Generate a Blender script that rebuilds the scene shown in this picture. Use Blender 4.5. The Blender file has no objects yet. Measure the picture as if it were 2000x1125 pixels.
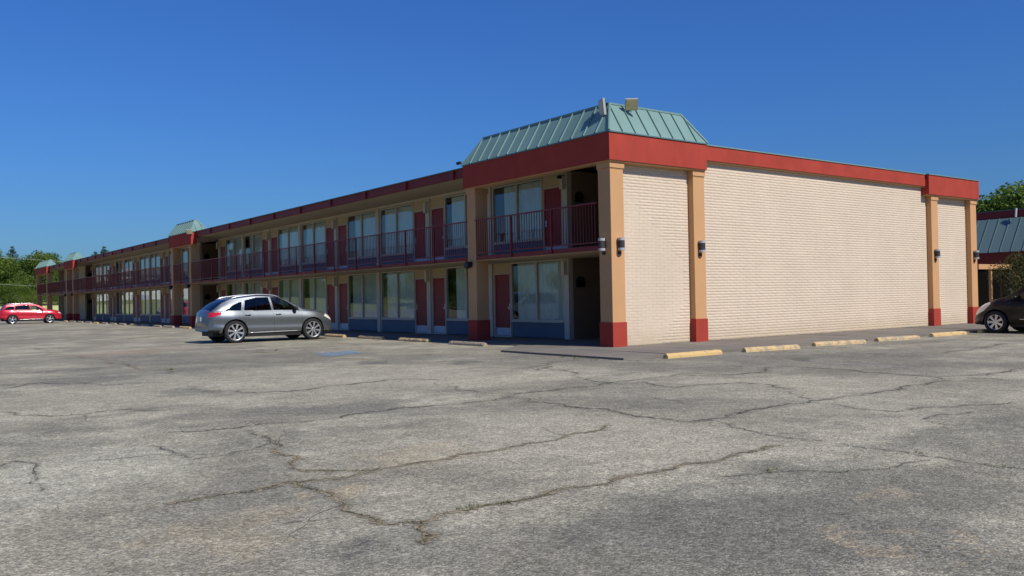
import bpy, bmesh, math, random
import numpy as np
from mathutils import Vector, Matrix

scene = bpy.context.scene
COL = scene.collection
random.seed(7)
RNG = np.random.default_rng(7)
R = math.radians

# ------------------------------------------------------------------ camera
CAM = np.array([-15.534, -16.5354, 1.3171])
YAW, PITCH, ROLL, FPX = 0.9310, 0.0117, -0.0187, 1703.2
_fw = np.array([math.cos(YAW)*math.cos(PITCH), math.sin(YAW)*math.cos(PITCH), math.sin(PITCH)])
_rt = np.cross(_fw, [0, 0, 1]); _rt /= np.linalg.norm(_rt); _up = np.cross(_rt, _fw)
_c, _s = math.cos(ROLL), math.sin(ROLL)
_r2, _u2 = _c*_rt+_s*_up, -_s*_rt+_c*_up
cam_data = bpy.data.cameras.new('camera')
cam = bpy.data.objects.new('camera', cam_data); COL.objects.link(cam)
M = Matrix(((_r2[0], _u2[0], -_fw[0], CAM[0]), (_r2[1], _u2[1], -_fw[1], CAM[1]), (_r2[2], _u2[2], -_fw[2], CAM[2]), (0, 0, 0, 1)))
cam.matrix_world = M
cam_data.sensor_width = 36.0
cam_data.lens = 36.0*FPX/2000.0
cam_data.clip_end = 6000
scene.camera = cam

# ------------------------------------------------------------------ light
SUN_EL, SUN_AZ = R(45), R(9)          # azimuth measured from -Y towards +X
world = bpy.data.worlds.new('World'); scene.world = world
world.use_nodes = True
wn, wl = world.node_tree.nodes, world.node_tree.links
sky = wn.new('ShaderNodeTexSky'); sky.sky_type = 'NISHITA'; sky.sun_disc = False
sky.sun_elevation = SUN_EL; sky.sun_rotation = math.pi-SUN_AZ
sky.altitude = 0; sky.air_density = 1.6; sky.dust_density = 0.25; sky.ozone_density = 4.0
wn['Background'].inputs['Strength'].default_value = 0.085
tint = wn.new('ShaderNodeMix'); tint.data_type = 'RGBA'; tint.blend_type = 'MULTIPLY'; tint.inputs['Factor'].default_value = 1.0
tint.inputs['B'].default_value = (0.235, 0.52, 1.15, 1)      # the deep clear blue of the day, even over the whole sky
wl.new(sky.outputs[0], tint.inputs['A']); wl.new(tint.outputs['Result'], wn['Background'].inputs['Color'])
sun_data = bpy.data.lights.new('sun', 'SUN'); sun_data.energy = 4.45; sun_data.angle = R(0.5); sun_data.color = (1.0, 0.945, 0.86)
sun = bpy.data.objects.new('sun', sun_data); COL.objects.link(sun)
tosun = Vector((math.cos(SUN_EL)*math.sin(SUN_AZ), -math.cos(SUN_EL)*math.cos(SUN_AZ), math.sin(SUN_EL)))
sun.rotation_euler = tosun.to_track_quat('Z', 'Y').to_euler()
vs = scene.view_settings
vs.view_transform = 'Standard'; vs.look = 'None'; vs.exposure = 0.0; vs.gamma = 1.0; vs.use_curve_mapping = False
try:
    scene.cycles.max_bounces = 6; scene.cycles.transparent_max_bounces = 12
    scene.cycles.caustics_reflective = False; scene.cycles.caustics_refractive = False
except Exception: pass

# ------------------------------------------------------------------ materials
def newmat(name):
    m = bpy.data.materials.new(name); m.use_nodes = True
    return m, m.node_tree.nodes, m.node_tree.links, m.node_tree.nodes['Principled BSDF']

def lighten(c, k): return tuple(min(1.0, max(0.0, v*k)) for v in c)+(1,)

def mat(name, col, rough=0.7, var=0.12, scale=3.0, fine=60.0, bump=0.15, bdist=0.004, metal=0.0, spec=0.4, coat=0.0, rnd=0.0, streak=0.0, dirt=0.0):
    """painted / stone surface: colour drift at two scales, fine relief, optional difference per object"""
    m, n, l, b = newmat(name)
    tc = n.new('ShaderNodeTexCoord'); geo = n.new('ShaderNodeNewGeometry')
    n1 = n.new('ShaderNodeTexNoise'); n1.inputs['Scale'].default_value = scale; n1.inputs['Detail'].default_value = 6
    n2 = n.new('ShaderNodeTexNoise'); n2.inputs['Scale'].default_value = fine; n2.inputs['Detail'].default_value = 4
    l.new(geo.outputs['Position'], n1.inputs['Vector']); l.new(geo.outputs['Position'], n2.inputs['Vector'])
    mx = n.new('ShaderNodeMix'); mx.data_type = 'RGBA'
    mx.inputs['A'].default_value = lighten(col, 1-var); mx.inputs['B'].default_value = lighten(col, 1+var)
    ad = n.new('ShaderNodeMath'); ad.operation = 'MULTIPLY_ADD'; ad.inputs[1].default_value = 0.35
    l.new(n2.outputs['Fac'], ad.inputs[0]); 
    sc = n.new('ShaderNodeMath'); sc.operation = 'MULTIPLY_ADD'; sc.inputs[1].default_value = 1.6; sc.inputs[2].default_value = -0.47
    l.new(n1.outputs['Fac'], sc.inputs[0]); l.new(sc.outputs[0], ad.inputs[2])
    last = ad.outputs[0]
    if rnd:
        oi = n.new('ShaderNodeObjectInfo'); a2 = n.new('ShaderNodeMath'); a2.operation = 'MULTIPLY_ADD'; a2.inputs[1].default_value = rnd
        s2 = n.new('ShaderNodeMath'); s2.operation = 'SUBTRACT'; s2.inputs[1].default_value = 0.5
        l.new(oi.outputs['Random'], s2.inputs[0]); l.new(s2.outputs[0], a2.inputs[0]); l.new(last, a2.inputs[2]); last = a2.outputs[0]
    l.new(last, mx.inputs['Factor']); colour = mx.outputs['Result']
    if streak:      # rain streaks: noise drawn out downwards
        mp = n.new('ShaderNodeMapping'); mp.inputs['Scale'].default_value = (5.0, 5.0, 0.22); l.new(geo.outputs['Position'], mp.inputs['Vector'])
        n3 = n.new('ShaderNodeTexNoise'); n3.inputs['Scale'].default_value = 1.0; n3.inputs['Detail'].default_value = 5; l.new(mp.outputs[0], n3.inputs['Vector'])
        mr = n.new('ShaderNodeMapRange'); mr.inputs['From Min'].default_value = 0.42; mr.inputs['From Max'].default_value = 0.75; mr.inputs['To Max'].default_value = streak*2.2; l.new(n3.outputs['Fac'], mr.inputs['Value'])
        m3 = n.new('ShaderNodeMix'); m3.data_type = 'RGBA'; m3.inputs['B'].default_value = lighten(col, 0.62); l.new(mr.outputs[0], m3.inputs['Factor']); l.new(colour, m3.inputs['A']); colour = m3.outputs['Result']
    if dirt:        # splashed soil and algae at the foot of the wall, ragged upper edge
        sx = n.new('ShaderNodeSeparateXYZ'); l.new(geo.outputs['Position'], sx.inputs[0])
        n4 = n.new('ShaderNodeTexNoise'); n4.inputs['Scale'].default_value = 2.2; n4.inputs['Detail'].default_value = 7; n4.inputs['Roughness'].default_value = 0.7; l.new(geo.outputs['Position'], n4.inputs['Vector'])
        a4 = n.new('ShaderNodeMath'); a4.operation = 'MULTIPLY_ADD'; a4.inputs[1].default_value = -0.9; l.new(n4.outputs['Fac'], a4.inputs[0]); l.new(sx.outputs['Z'], a4.inputs[2])
        mr = n.new('ShaderNodeMapRange'); mr.inputs['From Min'].default_value = 0.05; mr.inputs['From Max'].default_value = -0.45; mr.inputs['To Max'].default_value = dirt; l.new(a4.outputs[0], mr.inputs['Value'])
        m4 = n.new('ShaderNodeMix'); m4.data_type = 'RGBA'; m4.inputs['B'].default_value = (0.42, 0.33, 0.19, 1); l.new(mr.outputs[0], m4.inputs['Factor']); l.new(colour, m4.inputs['A']); colour = m4.outputs['Result']
    l.new(colour, b.inputs['Base Color'])
    b.inputs['Roughness'].default_value = rough; b.inputs['Metallic'].default_value = metal
    b.inputs['Specular IOR Level'].default_value = spec; b.inputs['Coat Weight'].default_value = coat
    if bump:
        bp = n.new('ShaderNodeBump'); bp.inputs['Strength'].default_value = bump; bp.inputs['Distance'].default_value = bdist
        l.new(n2.outputs['Fac'], bp.inputs['Height']); l.new(bp.outputs[0], b.inputs['Normal'])
    return m

MT = {}
MT['brick'] = mat('cream_painted_brick', (0.665, 0.545, 0.405), 0.75, 0.06, 0.7, 45, 0.2, 0.003, rnd=0.3, streak=0.06, dirt=0.5)
MT['mortar'] = mat('cream_painted_mortar', (0.60, 0.485, 0.36), 0.9, 0.08, 1.2, 60, 0.2)
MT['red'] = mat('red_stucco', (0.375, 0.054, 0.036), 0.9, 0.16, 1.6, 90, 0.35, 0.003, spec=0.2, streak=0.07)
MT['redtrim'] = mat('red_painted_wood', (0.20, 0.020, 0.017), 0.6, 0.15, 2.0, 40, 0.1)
MT['tan'] = mat('tan_stucco', (0.56, 0.31, 0.14), 0.85, 0.07, 1.2, 90, 0.35, 0.003)
MT['cream'] = mat('cream_painted_wall', (0.56, 0.43, 0.25), 0.7, 0.08, 1.0, 50, 0.15)
MT['soffit'] = mat('cream_soffit_board', (0.52, 0.41, 0.27), 0.75, 0.10, 0.8, 40, 0.1)
MT['jamb'] = mat('pale_cream_trim', (0.62, 0.55, 0.45), 0.55, 0.08, 2.0, 40, 0.08)
MT['blue'] = mat('blue_painted_panel', (0.11, 0.142, 0.20), 0.6, 0.14, 1.6, 30, 0.15, rnd=0.25)
MT['door'] = mat('red_painted_door', (0.28, 0.020, 0.018), 0.5, 0.10, 2.0, 30, 0.08, rnd=0.5)
MT['kick'] = mat('pale_metal_kick_plate', (0.50, 0.55, 0.66), 0.42, 0.15, 6.0, 50, 0.1, metal=0.3, rnd=0.4)
MT['rail'] = mat('red_painted_steel', (0.20, 0.018, 0.016), 0.45, 0.12, 3.0, 40, 0.1)
MT['teal_blue'] = mat('blue_teal_metal_roof', (0.12, 0.185, 0.18), 0.5, 0.10, 1.0, 12, 0.06, 0.004, rnd=0.35)
MT['teal'] = mat('teal_metal_roof', (0.165, 0.275, 0.245), 0.55, 0.14, 1.0, 12, 0.06, 0.004, metal=0.0, spec=0.5, rnd=0.35)
MT['tealdark'] = mat('dark_teal_metal_trim', (0.10, 0.19, 0.20), 0.45, 0.1, 2.0, 20, 0.05)
MT['gravel_roof'] = mat('grey_flat_roof', (0.25, 0.25, 0.24), 0.9, 0.15, 2, 40, 0.3)
MT['dark'] = mat('black_metal', (0.02, 0.02, 0.022), 0.5, 0.15, 4, 40, 0.05)
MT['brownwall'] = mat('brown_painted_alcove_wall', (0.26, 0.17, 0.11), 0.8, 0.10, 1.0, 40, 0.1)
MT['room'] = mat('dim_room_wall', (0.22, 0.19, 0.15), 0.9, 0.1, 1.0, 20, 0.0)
MT['white_plastic'] = mat('grey_white_plastic', (0.42, 0.42, 0.41), 0.4, 0.08, 5, 40, 0.05)
MT['steel'] = mat('brushed_steel', (0.55, 0.55, 0.55), 0.3, 0.08, 8, 60, 0.05, metal=0.9)
MT['concrete'] = mat('brown_grey_concrete', (0.185, 0.163, 0.132), 0.9, 0.22, 1.1, 70, 0.4, 0.004, rnd=0.35)
MT['curtain'] = mat('pale_green_grey_curtain', (0.76, 0.78, 0.72), 0.9, 0.08, 2.0, 60, 0.1, rnd=0.6)
MT['whitewall'] = mat('white_metal_siding', (0.78, 0.78, 0.76), 0.6, 0.06, 0.6, 20, 0.05)
MT['rubber'] = mat('tyre_rubber', (0.018, 0.018, 0.019), 0.8, 0.2, 6, 60, 0.15)
MT['blackplastic'] = mat('black_plastic', (0.014, 0.014, 0.015), 0.6, 0.2, 5, 50, 0.1)
MT['alloy'] = mat('silver_alloy_rim', (0.62, 0.63, 0.64), 0.28, 0.06, 6, 60, 0.02, metal=0.75)
MT['bark'] = mat('grey_brown_bark', (0.11, 0.08, 0.055), 0.95, 0.3, 3, 20, 0.6, 0.02)
MT['grass'] = mat('green_grass_ground', (0.085, 0.125, 0.03), 0.95, 0.35, 0.15, 6, 0.5, 0.03)
MT['lawn'] = mat('sunlit_pale_lawn', (0.27, 0.29, 0.085), 0.95, 0.25, 0.2, 8, 0.5, 0.03)
MT['wood_pole'] = mat('weathered_pole', (0.13, 0.10, 0.08), 0.9, 0.2, 3, 20, 0.3)
MT['wire'] = mat('pale_cable', (0.33, 0.34, 0.32), 0.5, 0.1, 1, 1, 0.0)
MT['lampbody'] = mat('dark_bronze_lamp', (0.045, 0.040, 0.038), 0.5, 0.15, 4, 40, 0.05)
MT['lampglass'] = mat('yellowed_lamp_lens', (0.55, 0.47, 0.23), 0.25, 0.15, 10, 40, 0.05)

def glass_mat(name, tint=(1, 1, 1), ior=1.75, base=0.0):
    m = bpy.data.materials.new(name); m.use_nodes = True
    n, l = m.node_tree.nodes, m.node_tree.links
    n.clear()
    out = n.new('ShaderNodeOutputMaterial'); mx = n.new('ShaderNodeMixShader'); t = n.new('ShaderNodeBsdfTransparent'); g = n.new('ShaderNodeBsdfGlossy')
    t.inputs['Color'].default_value = tint+(1,); g.inputs['Roughness'].default_value = 0.015
    fr = n.new('ShaderNodeFresnel'); io = n.new('ShaderNodeMix'); io.data_type = 'FLOAT'; io.inputs['A'].default_value = ior; io.inputs['B'].default_value = 1.0/ior
    nz = n.new('ShaderNodeTexNoise'); nz.inputs['Scale'].default_value = 0.9; nz.inputs['Detail'].default_value = 1
    geo = n.new('ShaderNodeNewGeometry'); l.new(geo.outputs['Position'], nz.inputs['Vector']); l.new(geo.outputs['Backfacing'], io.inputs['Factor']); l.new(io.outputs['Result'], fr.inputs['IOR'])
    bp = n.new('ShaderNodeBump'); bp.inputs['Strength'].default_value = 0.12; bp.inputs['Distance'].default_value = 0.01
    l.new(nz.outputs['Fac'], bp.inputs['Height']); l.new(bp.outputs[0], g.inputs['Normal'])
    ma = n.new('ShaderNodeMath'); ma.operation = 'ADD'; ma.inputs[1].default_value = base; ma.use_clamp = True
    l.new(fr.outputs[0], ma.inputs[0]); l.new(ma.outputs[0], mx.inputs[0]); l.new(t.outputs[0], mx.inputs[1]); l.new(g.outputs[0], mx.inputs[2])
    l.new(mx.outputs[0], out.inputs['Surface'])
    return m
MT['glass'] = glass_mat('window_glass', (0.92, 0.96, 0.95), 1.55, 0.01)
MT['carglass'] = glass_mat('tinted_car_glass', (0.10, 0.11, 0.12), 1.55)
MT['carglass_clear'] = glass_mat('clear_car_glass', (0.45, 0.50, 0.48), 1.55)

def paint_mat(name, col, metal=0.0, rough=0.35, coat=0.7):
    m, n, l, b = newmat(name)
    geo = n.new('ShaderNodeNewGeometry'); nz = n.new('ShaderNodeTexNoise'); nz.inputs['Scale'].default_value = 4; nz.inputs['Detail'].default_value = 5
    l.new(geo.outputs['Position'], nz.inputs['Vector'])
    mx = n.new('ShaderNodeMix'); mx.data_type = 'RGBA'; mx.inputs['A'].default_value = lighten(col, 0.93); mx.inputs['B'].default_value = lighten(col, 1.07)
    l.new(nz.outputs['Fac'], mx.inputs['Factor']); l.new(mx.outputs['Result'], b.inputs['Base Color'])
    b.inputs['Metallic'].default_value = metal; b.inputs['Roughness'].default_value = rough
    b.inputs['Coat Weight'].default_value = coat; b.inputs['Coat Roughness'].default_value = 0.06
    return m
MT['silver_paint'] = paint_mat('grey_silver_car_paint', (0.165, 0.183, 0.195), 0.7, 0.42)
MT['red_paint'] = paint_mat('red_car_paint', (0.55, 0.012, 0.03), 0.15, 0.35)
MT['black_paint'] = paint_mat('black_car_paint', (0.006, 0.005, 0.0045), 0.0, 0.4, 0.25)
MT['black_paint'].node_tree.nodes['Principled BSDF'].inputs['Specular IOR Level'].default_value = 0.25
MT['redlens'] = paint_mat('red_lamp_lens', (0.55, 0.01, 0.02), 0, 0.15)
MT['amberlens'] = paint_mat('pale_headlamp_lens', (0.78, 0.72, 0.64), 0.0, 0.25)
MT['plate'] = mat('pale_number_plate', (0.5, 0.55, 0.6), 0.5, 0.05, 3, 20, 0)

def leaf_mat(name, c1, c2, c3):
    m, n, l, b = newmat(name)
    geo = n.new('ShaderNodeNewGeometry'); oi = n.new('ShaderNodeObjectInfo')
    nz = n.new('ShaderNodeTexNoise'); nz.inputs['Scale'].default_value = 0.45; nz.inputs['Detail'].default_value = 2
    l.new(geo.outputs['Position'], nz.inputs['Vector'])
    m1 = n.new('ShaderNodeMix'); m1.data_type = 'RGBA'; m1.inputs['A'].default_value = c1+(1,); m1.inputs['B'].default_value = c2+(1,)
    l.new(geo.outputs['Random Per Island'], m1.inputs['Factor'])
    m2 = n.new('ShaderNodeMix'); m2.data_type = 'RGBA'; m2.inputs['B'].default_value = c3+(1,)
    rp = n.new('ShaderNodeMath'); rp.operation = 'MULTIPLY_ADD'; rp.inputs[1].default_value = 2.2; rp.inputs[2].default_value = -0.95; rp.use_clamp = True
    ad = n.new('ShaderNodeMath'); ad.operation = 'MULTIPLY_ADD'; ad.inputs[1].default_value = 0.3; l.new(oi.outputs['Random'], ad.inputs[0]); l.new(nz.outputs['Fac'], ad.inputs[2])
    l.new(ad.outputs[0], rp.inputs[0]); l.new(rp.outputs[0], m2.inputs['Factor']); l.new(m1.outputs['Result'], m2.inputs['A'])
    l.new(m2.outputs['Result'], b.inputs['Base Color'])
    b.inputs['Roughness'].default_value = 0.6; b.inputs['Specular IOR Level'].default_value = 0.25
    tr = n.new('ShaderNodeBsdfTranslucent'); l.new(m2.outputs['Result'], tr.inputs['Color'])
    mx = n.new('ShaderNodeMixShader'); mx.inputs[0].default_value = 0.3
    l.new(b.outputs[0], mx.inputs[1]); l.new(tr.outputs[0], mx.inputs[2]); l.new(mx.outputs[0], n['Material Output'].inputs['Surface'])
    return m
MT['leaf'] = leaf_mat('broad_leaves', (0.13, 0.205, 0.022), (0.21, 0.285, 0.035), (0.08, 0.135, 0.018))
MT['leafdark'] = leaf_mat('dark_leaves', (0.09, 0.15, 0.022), (0.15, 0.21, 0.032), (0.055, 0.10, 0.018))
MT['leafpine'] = leaf_mat('pine_needles', (0.035, 0.065, 0.025), (0.06, 0.10, 0.03), (0.025, 0.045, 0.018))
MT['leafolive'] = leaf_mat('olive_bronze_leaves', (0.10, 0.085, 0.025), (0.17, 0.12, 0.035), (0.07, 0.085, 0.02))
MT['weed'] = leaf_mat('weed_blades', (0.14, 0.17, 0.045), (0.22, 0.21, 0.08), (0.10, 0.12, 0.03))

# ------------------------------------------------------------------ mesh helpers
class MB:
    def __init__(s): s.v = []; s.f = []
    def add(s, verts, faces):
        k = len(s.v); s.v += [tuple(p) for p in verts]; s.f += [tuple(i+k for i in f) for f in faces]; return s
    def box(s, x0, x1, y0, y1, z0, z1):
        return s.add([(x0,y0,z0),(x1,y0,z0),(x1,y1,z0),(x0,y1,z0),(x0,y0,z1),(x1,y0,z1),(x1,y1,z1),(x0,y1,z1)],
                     [(0,3,2,1),(4,5,6,7),(0,1,5,4),(1,2,6,5),(2,3,7,6),(3,0,4,7)])
    def hexa(s, p): return s.add(p, [(0,3,2,1),(4,5,6,7),(0,1,5,4),(1,2,6,5),(2,3,7,6),(3,0,4,7)])
    def beam(s, a, b, w, h=None, up=(0,0,1)):
        h = h or w; a, b = Vector(a), Vector(b); d = (b-a).normalized(); sd = d.cross(Vector(up))
        if sd.length < 1e-4: sd = d.cross(Vector((1,0,0)))
        sd.normalize(); u = sd.cross(d)
        p = []
        for q in (a, b): p += [q-sd*w/2-u*h/2, q+sd*w/2-u*h/2, q+sd*w/2+u*h/2, q-sd*w/2+u*h/2]
        return s.add(p, [(3,2,1,0),(4,5,6,7),(0,1,5,4),(1,2,6,5),(2,3,7,6),(3,0,4,7)])
    def tube(s, pts, rad, n=8):
        pts = [Vector(p) for p in pts]; rad = rad if hasattr(rad, '__len__') else [rad]*len(pts)
        vs, fs = [], []
        for i, p in enumerate(pts):
            d = (pts[min(i+1, len(pts)-1)]-pts[max(i-1, 0)]).normalized()
            a = d.cross(Vector((0,0,1))); 
            if a.length < 1e-3: a = d.cross(Vector((1,0,0)))
            a.normalize(); b = d.cross(a)
            for k in range(n):
                t = 2*math.pi*k/n; vs.append(p+(a*math.cos(t)+b*math.sin(t))*rad[i])
        for i in range(len(pts)-1):
            for k in range(n): fs.append((i*n+k, i*n+(k+1)%n, (i+1)*n+(k+1)%n, (i+1)*n+k))
        fs.append(tuple(range(n-1, -1, -1))); fs.append(tuple((len(pts)-1)*n+k for k in range(n)))
        return s.add(vs, fs)
    def lathe(s, prof, n=24, axis='y', c=(0,0,0), cap=True):
        vs, fs = [], []
        for (r, h) in prof:
            for k in range(n):
                t = 2*math.pi*k/n; a, b = r*math.cos(t), r*math.sin(t)
                vs.append({'y': (c[0]+a, c[1]+h, c[2]+b), 'z': (c[0]+a, c[1]+b, c[2]+h), 'x': (c[0]+h, c[1]+a, c[2]+b)}[axis])
        m = len(prof)
        for i in range(m-1):
            for k in range(n): fs.append((i*n+k, (i+1)*n+k, (i+1)*n+(k+1)%n, i*n+(k+1)%n))
        if cap: fs.append(tuple(range(n))); fs.append(tuple((m-1)*n+k for k in range(n-1, -1, -1)))
        return s.add(vs, fs)
    def mesh(s, name, m, smooth=False):
        me = bpy.data.meshes.new(name); me.from_pydata(s.v, [], s.f); me.materials.append(m)
        bm = bmesh.new(); bm.from_mesh(me); bmesh.ops.recalc_face_normals(bm, faces=bm.faces); bm.to_mesh(me); bm.free()
        if smooth: me.polygons.foreach_set('use_smooth', [True]*len(me.polygons))
        me.update(); return me
    def build(s, name, m, parent=None, smooth=False, loc=None):
        return link(name, s.mesh(name, m, smooth), parent, loc)

def link(name, me, parent=None, loc=None, rz=0):
    o = bpy.data.objects.new(name, me); COL.objects.link(o)
    if parent is not None: o.parent = parent
    if loc is not None: o.location = loc
    if rz: o.rotation_euler = (0, 0, rz)
    return o
def empty(name, loc=(0,0,0), rz=0, parent=None):
    o = bpy.data.objects.new(name, None); COL.objects.link(o); o.location = loc; o.rotation_euler = (0,0,rz); o.empty_display_size = 0.3
    if parent is not None: o.parent = parent
    return o
def tag(o, label, cat, group=None):
    o['label'] = label; o['category'] = cat
    if group: o['group'] = group
    return o
def structure(o): o['kind'] = 'structure'; return o
def stuff(o): o['kind'] = 'stuff'; return o
def copy_tree(o, parent=None):
    c = o.copy(); COL.objects.link(c)
    if parent is not None: c.parent = parent
    for ch in list(o.children): copy_tree(ch, c)
    return c
def fastmesh(name, verts, quads, m, smooth=False):
    me = bpy.data.meshes.new(name)
    v = np.asarray(verts, dtype=np.float32); q = np.asarray(quads, dtype=np.int32)
    k = q.shape[1]
    me.vertices.add(len(v)); me.vertices.foreach_set('co', v.ravel())
    me.loops.add(q.size); me.loops.foreach_set('vertex_index', q.ravel())
    me.polygons.add(len(q)); me.polygons.foreach_set('loop_start', np.arange(0, q.size, k, dtype=np.int32)); me.polygons.foreach_set('loop_total', np.full(len(q), k, dtype=np.int32))
    if smooth: me.polygons.foreach_set('use_smooth', np.ones(len(q), dtype=bool))
    me.materials.append(m); me.update(calc_edges=True); me.validate(); return me

def ground_at(px, py, z=0.0):
    """where a sight line of the survey photograph (2000 px wide) meets level z"""
    d = _fw+_r2*(px-1000)/FPX-_u2*(py-562.5)/FPX
    t = (z-CAM[2])/d[2]; p = CAM+d*t
    return float(p[0]), float(p[1])

# ------------------------------------------------------------------ ground
LOT = -0.05
def sheet(name, x0, x1, y0, y1, z, m): 
    return MB().add([(x0,y0,z),(x1,y0,z),(x1,y1,z),(x0,y1,z)], [(0,1,2,3)]).build(name, m)
structure(sheet('ground', -2500, 2500, -2500, 2500, -0.12, MT['grass']))

def asphalt():
    m, n, l, b = newmat('worn_asphalt')
    geo = n.new('ShaderNodeNewGeometry'); P = geo.outputs['Position']
    def noise(sc, det=5, rough=0.55, dist=0.0, vec=None):
        t = n.new('ShaderNodeTexNoise'); t.inputs['Scale'].default_value = sc; t.inputs['Detail'].default_value = det
        t.inputs['Roughness'].default_value = rough; t.inputs['Distortion'].default_value = dist
        l.new(vec or P, t.inputs['Vector']); return t.outputs['Fac']
    def math_(op, a, bb, c=None, clamp=False):
        t = n.new('ShaderNodeMath'); t.operation = op; t.use_clamp = clamp
        for i, q in enumerate((a, bb, c)):
            if q is None: continue
            if isinstance(q, (int, float)): t.inputs[i].default_value = q
            else: l.new(q, t.inputs[i])
        return t.outputs[0]
    def ramp(fac, lo, hi):
        t = n.new('ShaderNodeMapRange'); t.interpolation_type = 'SMOOTHSTEP'; t.inputs['From Min'].default_value = lo; t.inputs['From Max'].default_value = hi
        l.new(fac, t.inputs['Value']); return t.outputs['Result']
    def mix(f, a, bb):
        t = n.new('ShaderNodeMix'); t.data_type = 'RGBA'
        if isinstance(f, (int, float)): t.inputs['Factor'].default_value = f
        else: l.new(f, t.inputs['Factor'])
        for s_, q in (('A', a), ('B', bb)):
            if isinstance(q, tuple): t.inputs[s_].default_value = q+(1,)
            else: l.new(q, t.inputs[s_])
        return t.outputs['Result']
    # distorted position for ragged patch edges
    wob = n.new('ShaderNodeTexNoise'); wob.inputs['Scale'].default_value = 1.1; wob.inputs['Detail'].default_value = 6; wob.inputs['Roughness'].default_value = 0.65; l.new(P, wob.inputs['Vector'])
    sub = n.new('ShaderNodeVectorMath'); sub.operation = 'SUBTRACT'; sub.inputs[1].default_value = (0.5, 0.5, 0.5); l.new(wob.outputs['Color'], sub.inputs[0])
    scl = n.new('ShaderNodeVectorMath'); scl.operation = 'SCALE'; scl.inputs['Scale'].default_value = 2.2; l.new(sub.outputs[0], scl.inputs[0])
    addv = n.new('ShaderNodeVectorMath'); addv.operation = 'ADD'; l.new(P, addv.inputs[0]); l.new(scl.outputs[0], addv.inputs[1])
    PW = addv.outputs[0]
    def blob(px0, py0, px1, py1, soft=0.5):
        """an old patch or stain: ellipse spanned by two image corners on the ground, ragged edge"""
        pts = [ground_at(px0, py0, LOT), ground_at(px1, py1, LOT), ground_at(px0, py1, LOT), ground_at(px1, py0, LOT)]
        cx = sum(p[0] for p in pts)/4; cy = sum(p[1] for p in pts)/4
        lf = ground_at(px0, (py0+py1)/2, LOT); rg = ground_at(px1, (py0+py1)/2, LOT)
        tp = ground_at((px0+px1)/2, py0, LOT); bt = ground_at((px0+px1)/2, py1, LOT)
        a = math.hypot(rg[0]-lf[0], rg[1]-lf[1])/2; c = math.hypot(tp[0]-bt[0], tp[1]-bt[1])/2
        ang = math.atan2(rg[1]-lf[1], rg[0]-lf[0])
        mp = n.new('ShaderNodeMapping'); mp.vector_type = 'TEXTURE'
        mp.inputs['Location'].default_value = (cx, cy, LOT); mp.inputs['Rotation'].default_value = (0, 0, ang); mp.inputs['Scale'].default_value = (a, c, 1000)
        l.new(PW, mp.inputs['Vector'])
        ln = n.new('ShaderNodeVectorMath'); ln.operation = 'LENGTH'; l.new(mp.outputs[0], ln.inputs[0])
        return ramp(ln.outputs['Value'], 1.0+soft*0.5, 1.0-soft)
    big = noise(0.10, 4, 0.6); mid = noise(0.55, 6, 0.6, 0.4); sm = noise(3.0, 6, 0.65); fine = noise(26, 3, 0.6)
    vor = n.new('ShaderNodeTexVoronoi'); vor.inputs['Scale'].default_value = 68; vor.inputs['Randomness'].default_value = 1.0; l.new(P, vor.inputs['Vector'])
    stone = vor.outputs['Color']; sep = n.new('ShaderNodeSeparateColor'); l.new(stone, sep.inputs[0]); sv = sep.outputs[0]
    grey = (0.258, 0.236, 0.172); light = (0.395, 0.363, 0.262); dark = (0.165, 0.154, 0.122); tan = (0.46, 0.36, 0.21); bluish = (0.108, 0.105, 0.090)
    c = mix(ramp(mid, 0.38, 0.64), grey, light)
    c = mix(math_('MULTIPLY', ramp(big, 0.48, 0.62), 0.6), c, dark)
    # streaks along the old paving direction
    mpv = n.new('ShaderNodeMapping'); mpv.inputs['Rotation'].default_value = (0, 0, R(38)); mpv.inputs['Scale'].default_value = (0.12, 1.2, 1); l.new(PW, mpv.inputs['Vector'])
    st = noise(1.0, 6, 0.6, 0.0, mpv.outputs[0])
    c = mix(math_('MULTIPLY', ramp(st, 0.50, 0.70), 0.55), c, dark)
    c = mix(math_('MULTIPLY', ramp(st, 0.46, 0.30), 0.35), c, light)
    for (q, col, k) in [
        ((380, 715, 1010, 770), light, 0.55), ((740, 800, 1500, 925), light, 0.75), ((1250, 730, 1900, 830), light, 0.5),
        ((0, 740, 420, 820), light, 0.45), ((-60, 880, 360, 1000), (0.46, 0.43, 0.32), 0.6), ((220, 930, 700, 1060), dark, 0.40),
        ((1080, 965, 1900, 1125), bluish, 0.45), ((1500, 905, 2000, 1010), bluish, 0.28), ((560, 1030, 1050, 1125), dark, 0.4),
        ((1000, 940, 1900, 1160), dark, 0.35), ((1350, 690, 1960, 735), dark, 0.6), ((880, 680, 1300, 715), dark, 0.55), ((-100, 855, 300, 885), dark, 0.4),
        ((700, 865, 900, 915), tan, 0.30), ((330, 1000, 560, 1085), tan, 0.22), ((1640, 945, 1700, 975), tan, 0.25), ((1680, 1055, 1760, 1105), tan, 0.32),
        ((560, 950, 720, 985), tan, 0.45), ((190, 680, 340, 695), (0.30, 0.22, 0.15), 0.5), ((1750, 1040, 1830, 1065), tan, 0.25), ((680, 1040, 780, 1080), bluish, 0.5), ((1405, 712, 1450, 719), bluish, 0.7), ((1560, 700, 1600, 706), bluish, 0.7), ((1690, 689, 1730, 694), bluish, 0.6), ((700, 705, 760, 712), bluish, 0.5), ((860, 705, 930, 713), bluish, 0.6), ((1180, 745, 1230, 753), bluish, 0.45), ((300, 760, 420, 772), bluish, 0.4), ((480, 790, 900, 812), dark, 0.45), ((1150, 775, 1600, 800), dark, 0.4)]:
        c = mix(math_('MULTIPLY', blob(*q), k), c, col)
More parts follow.
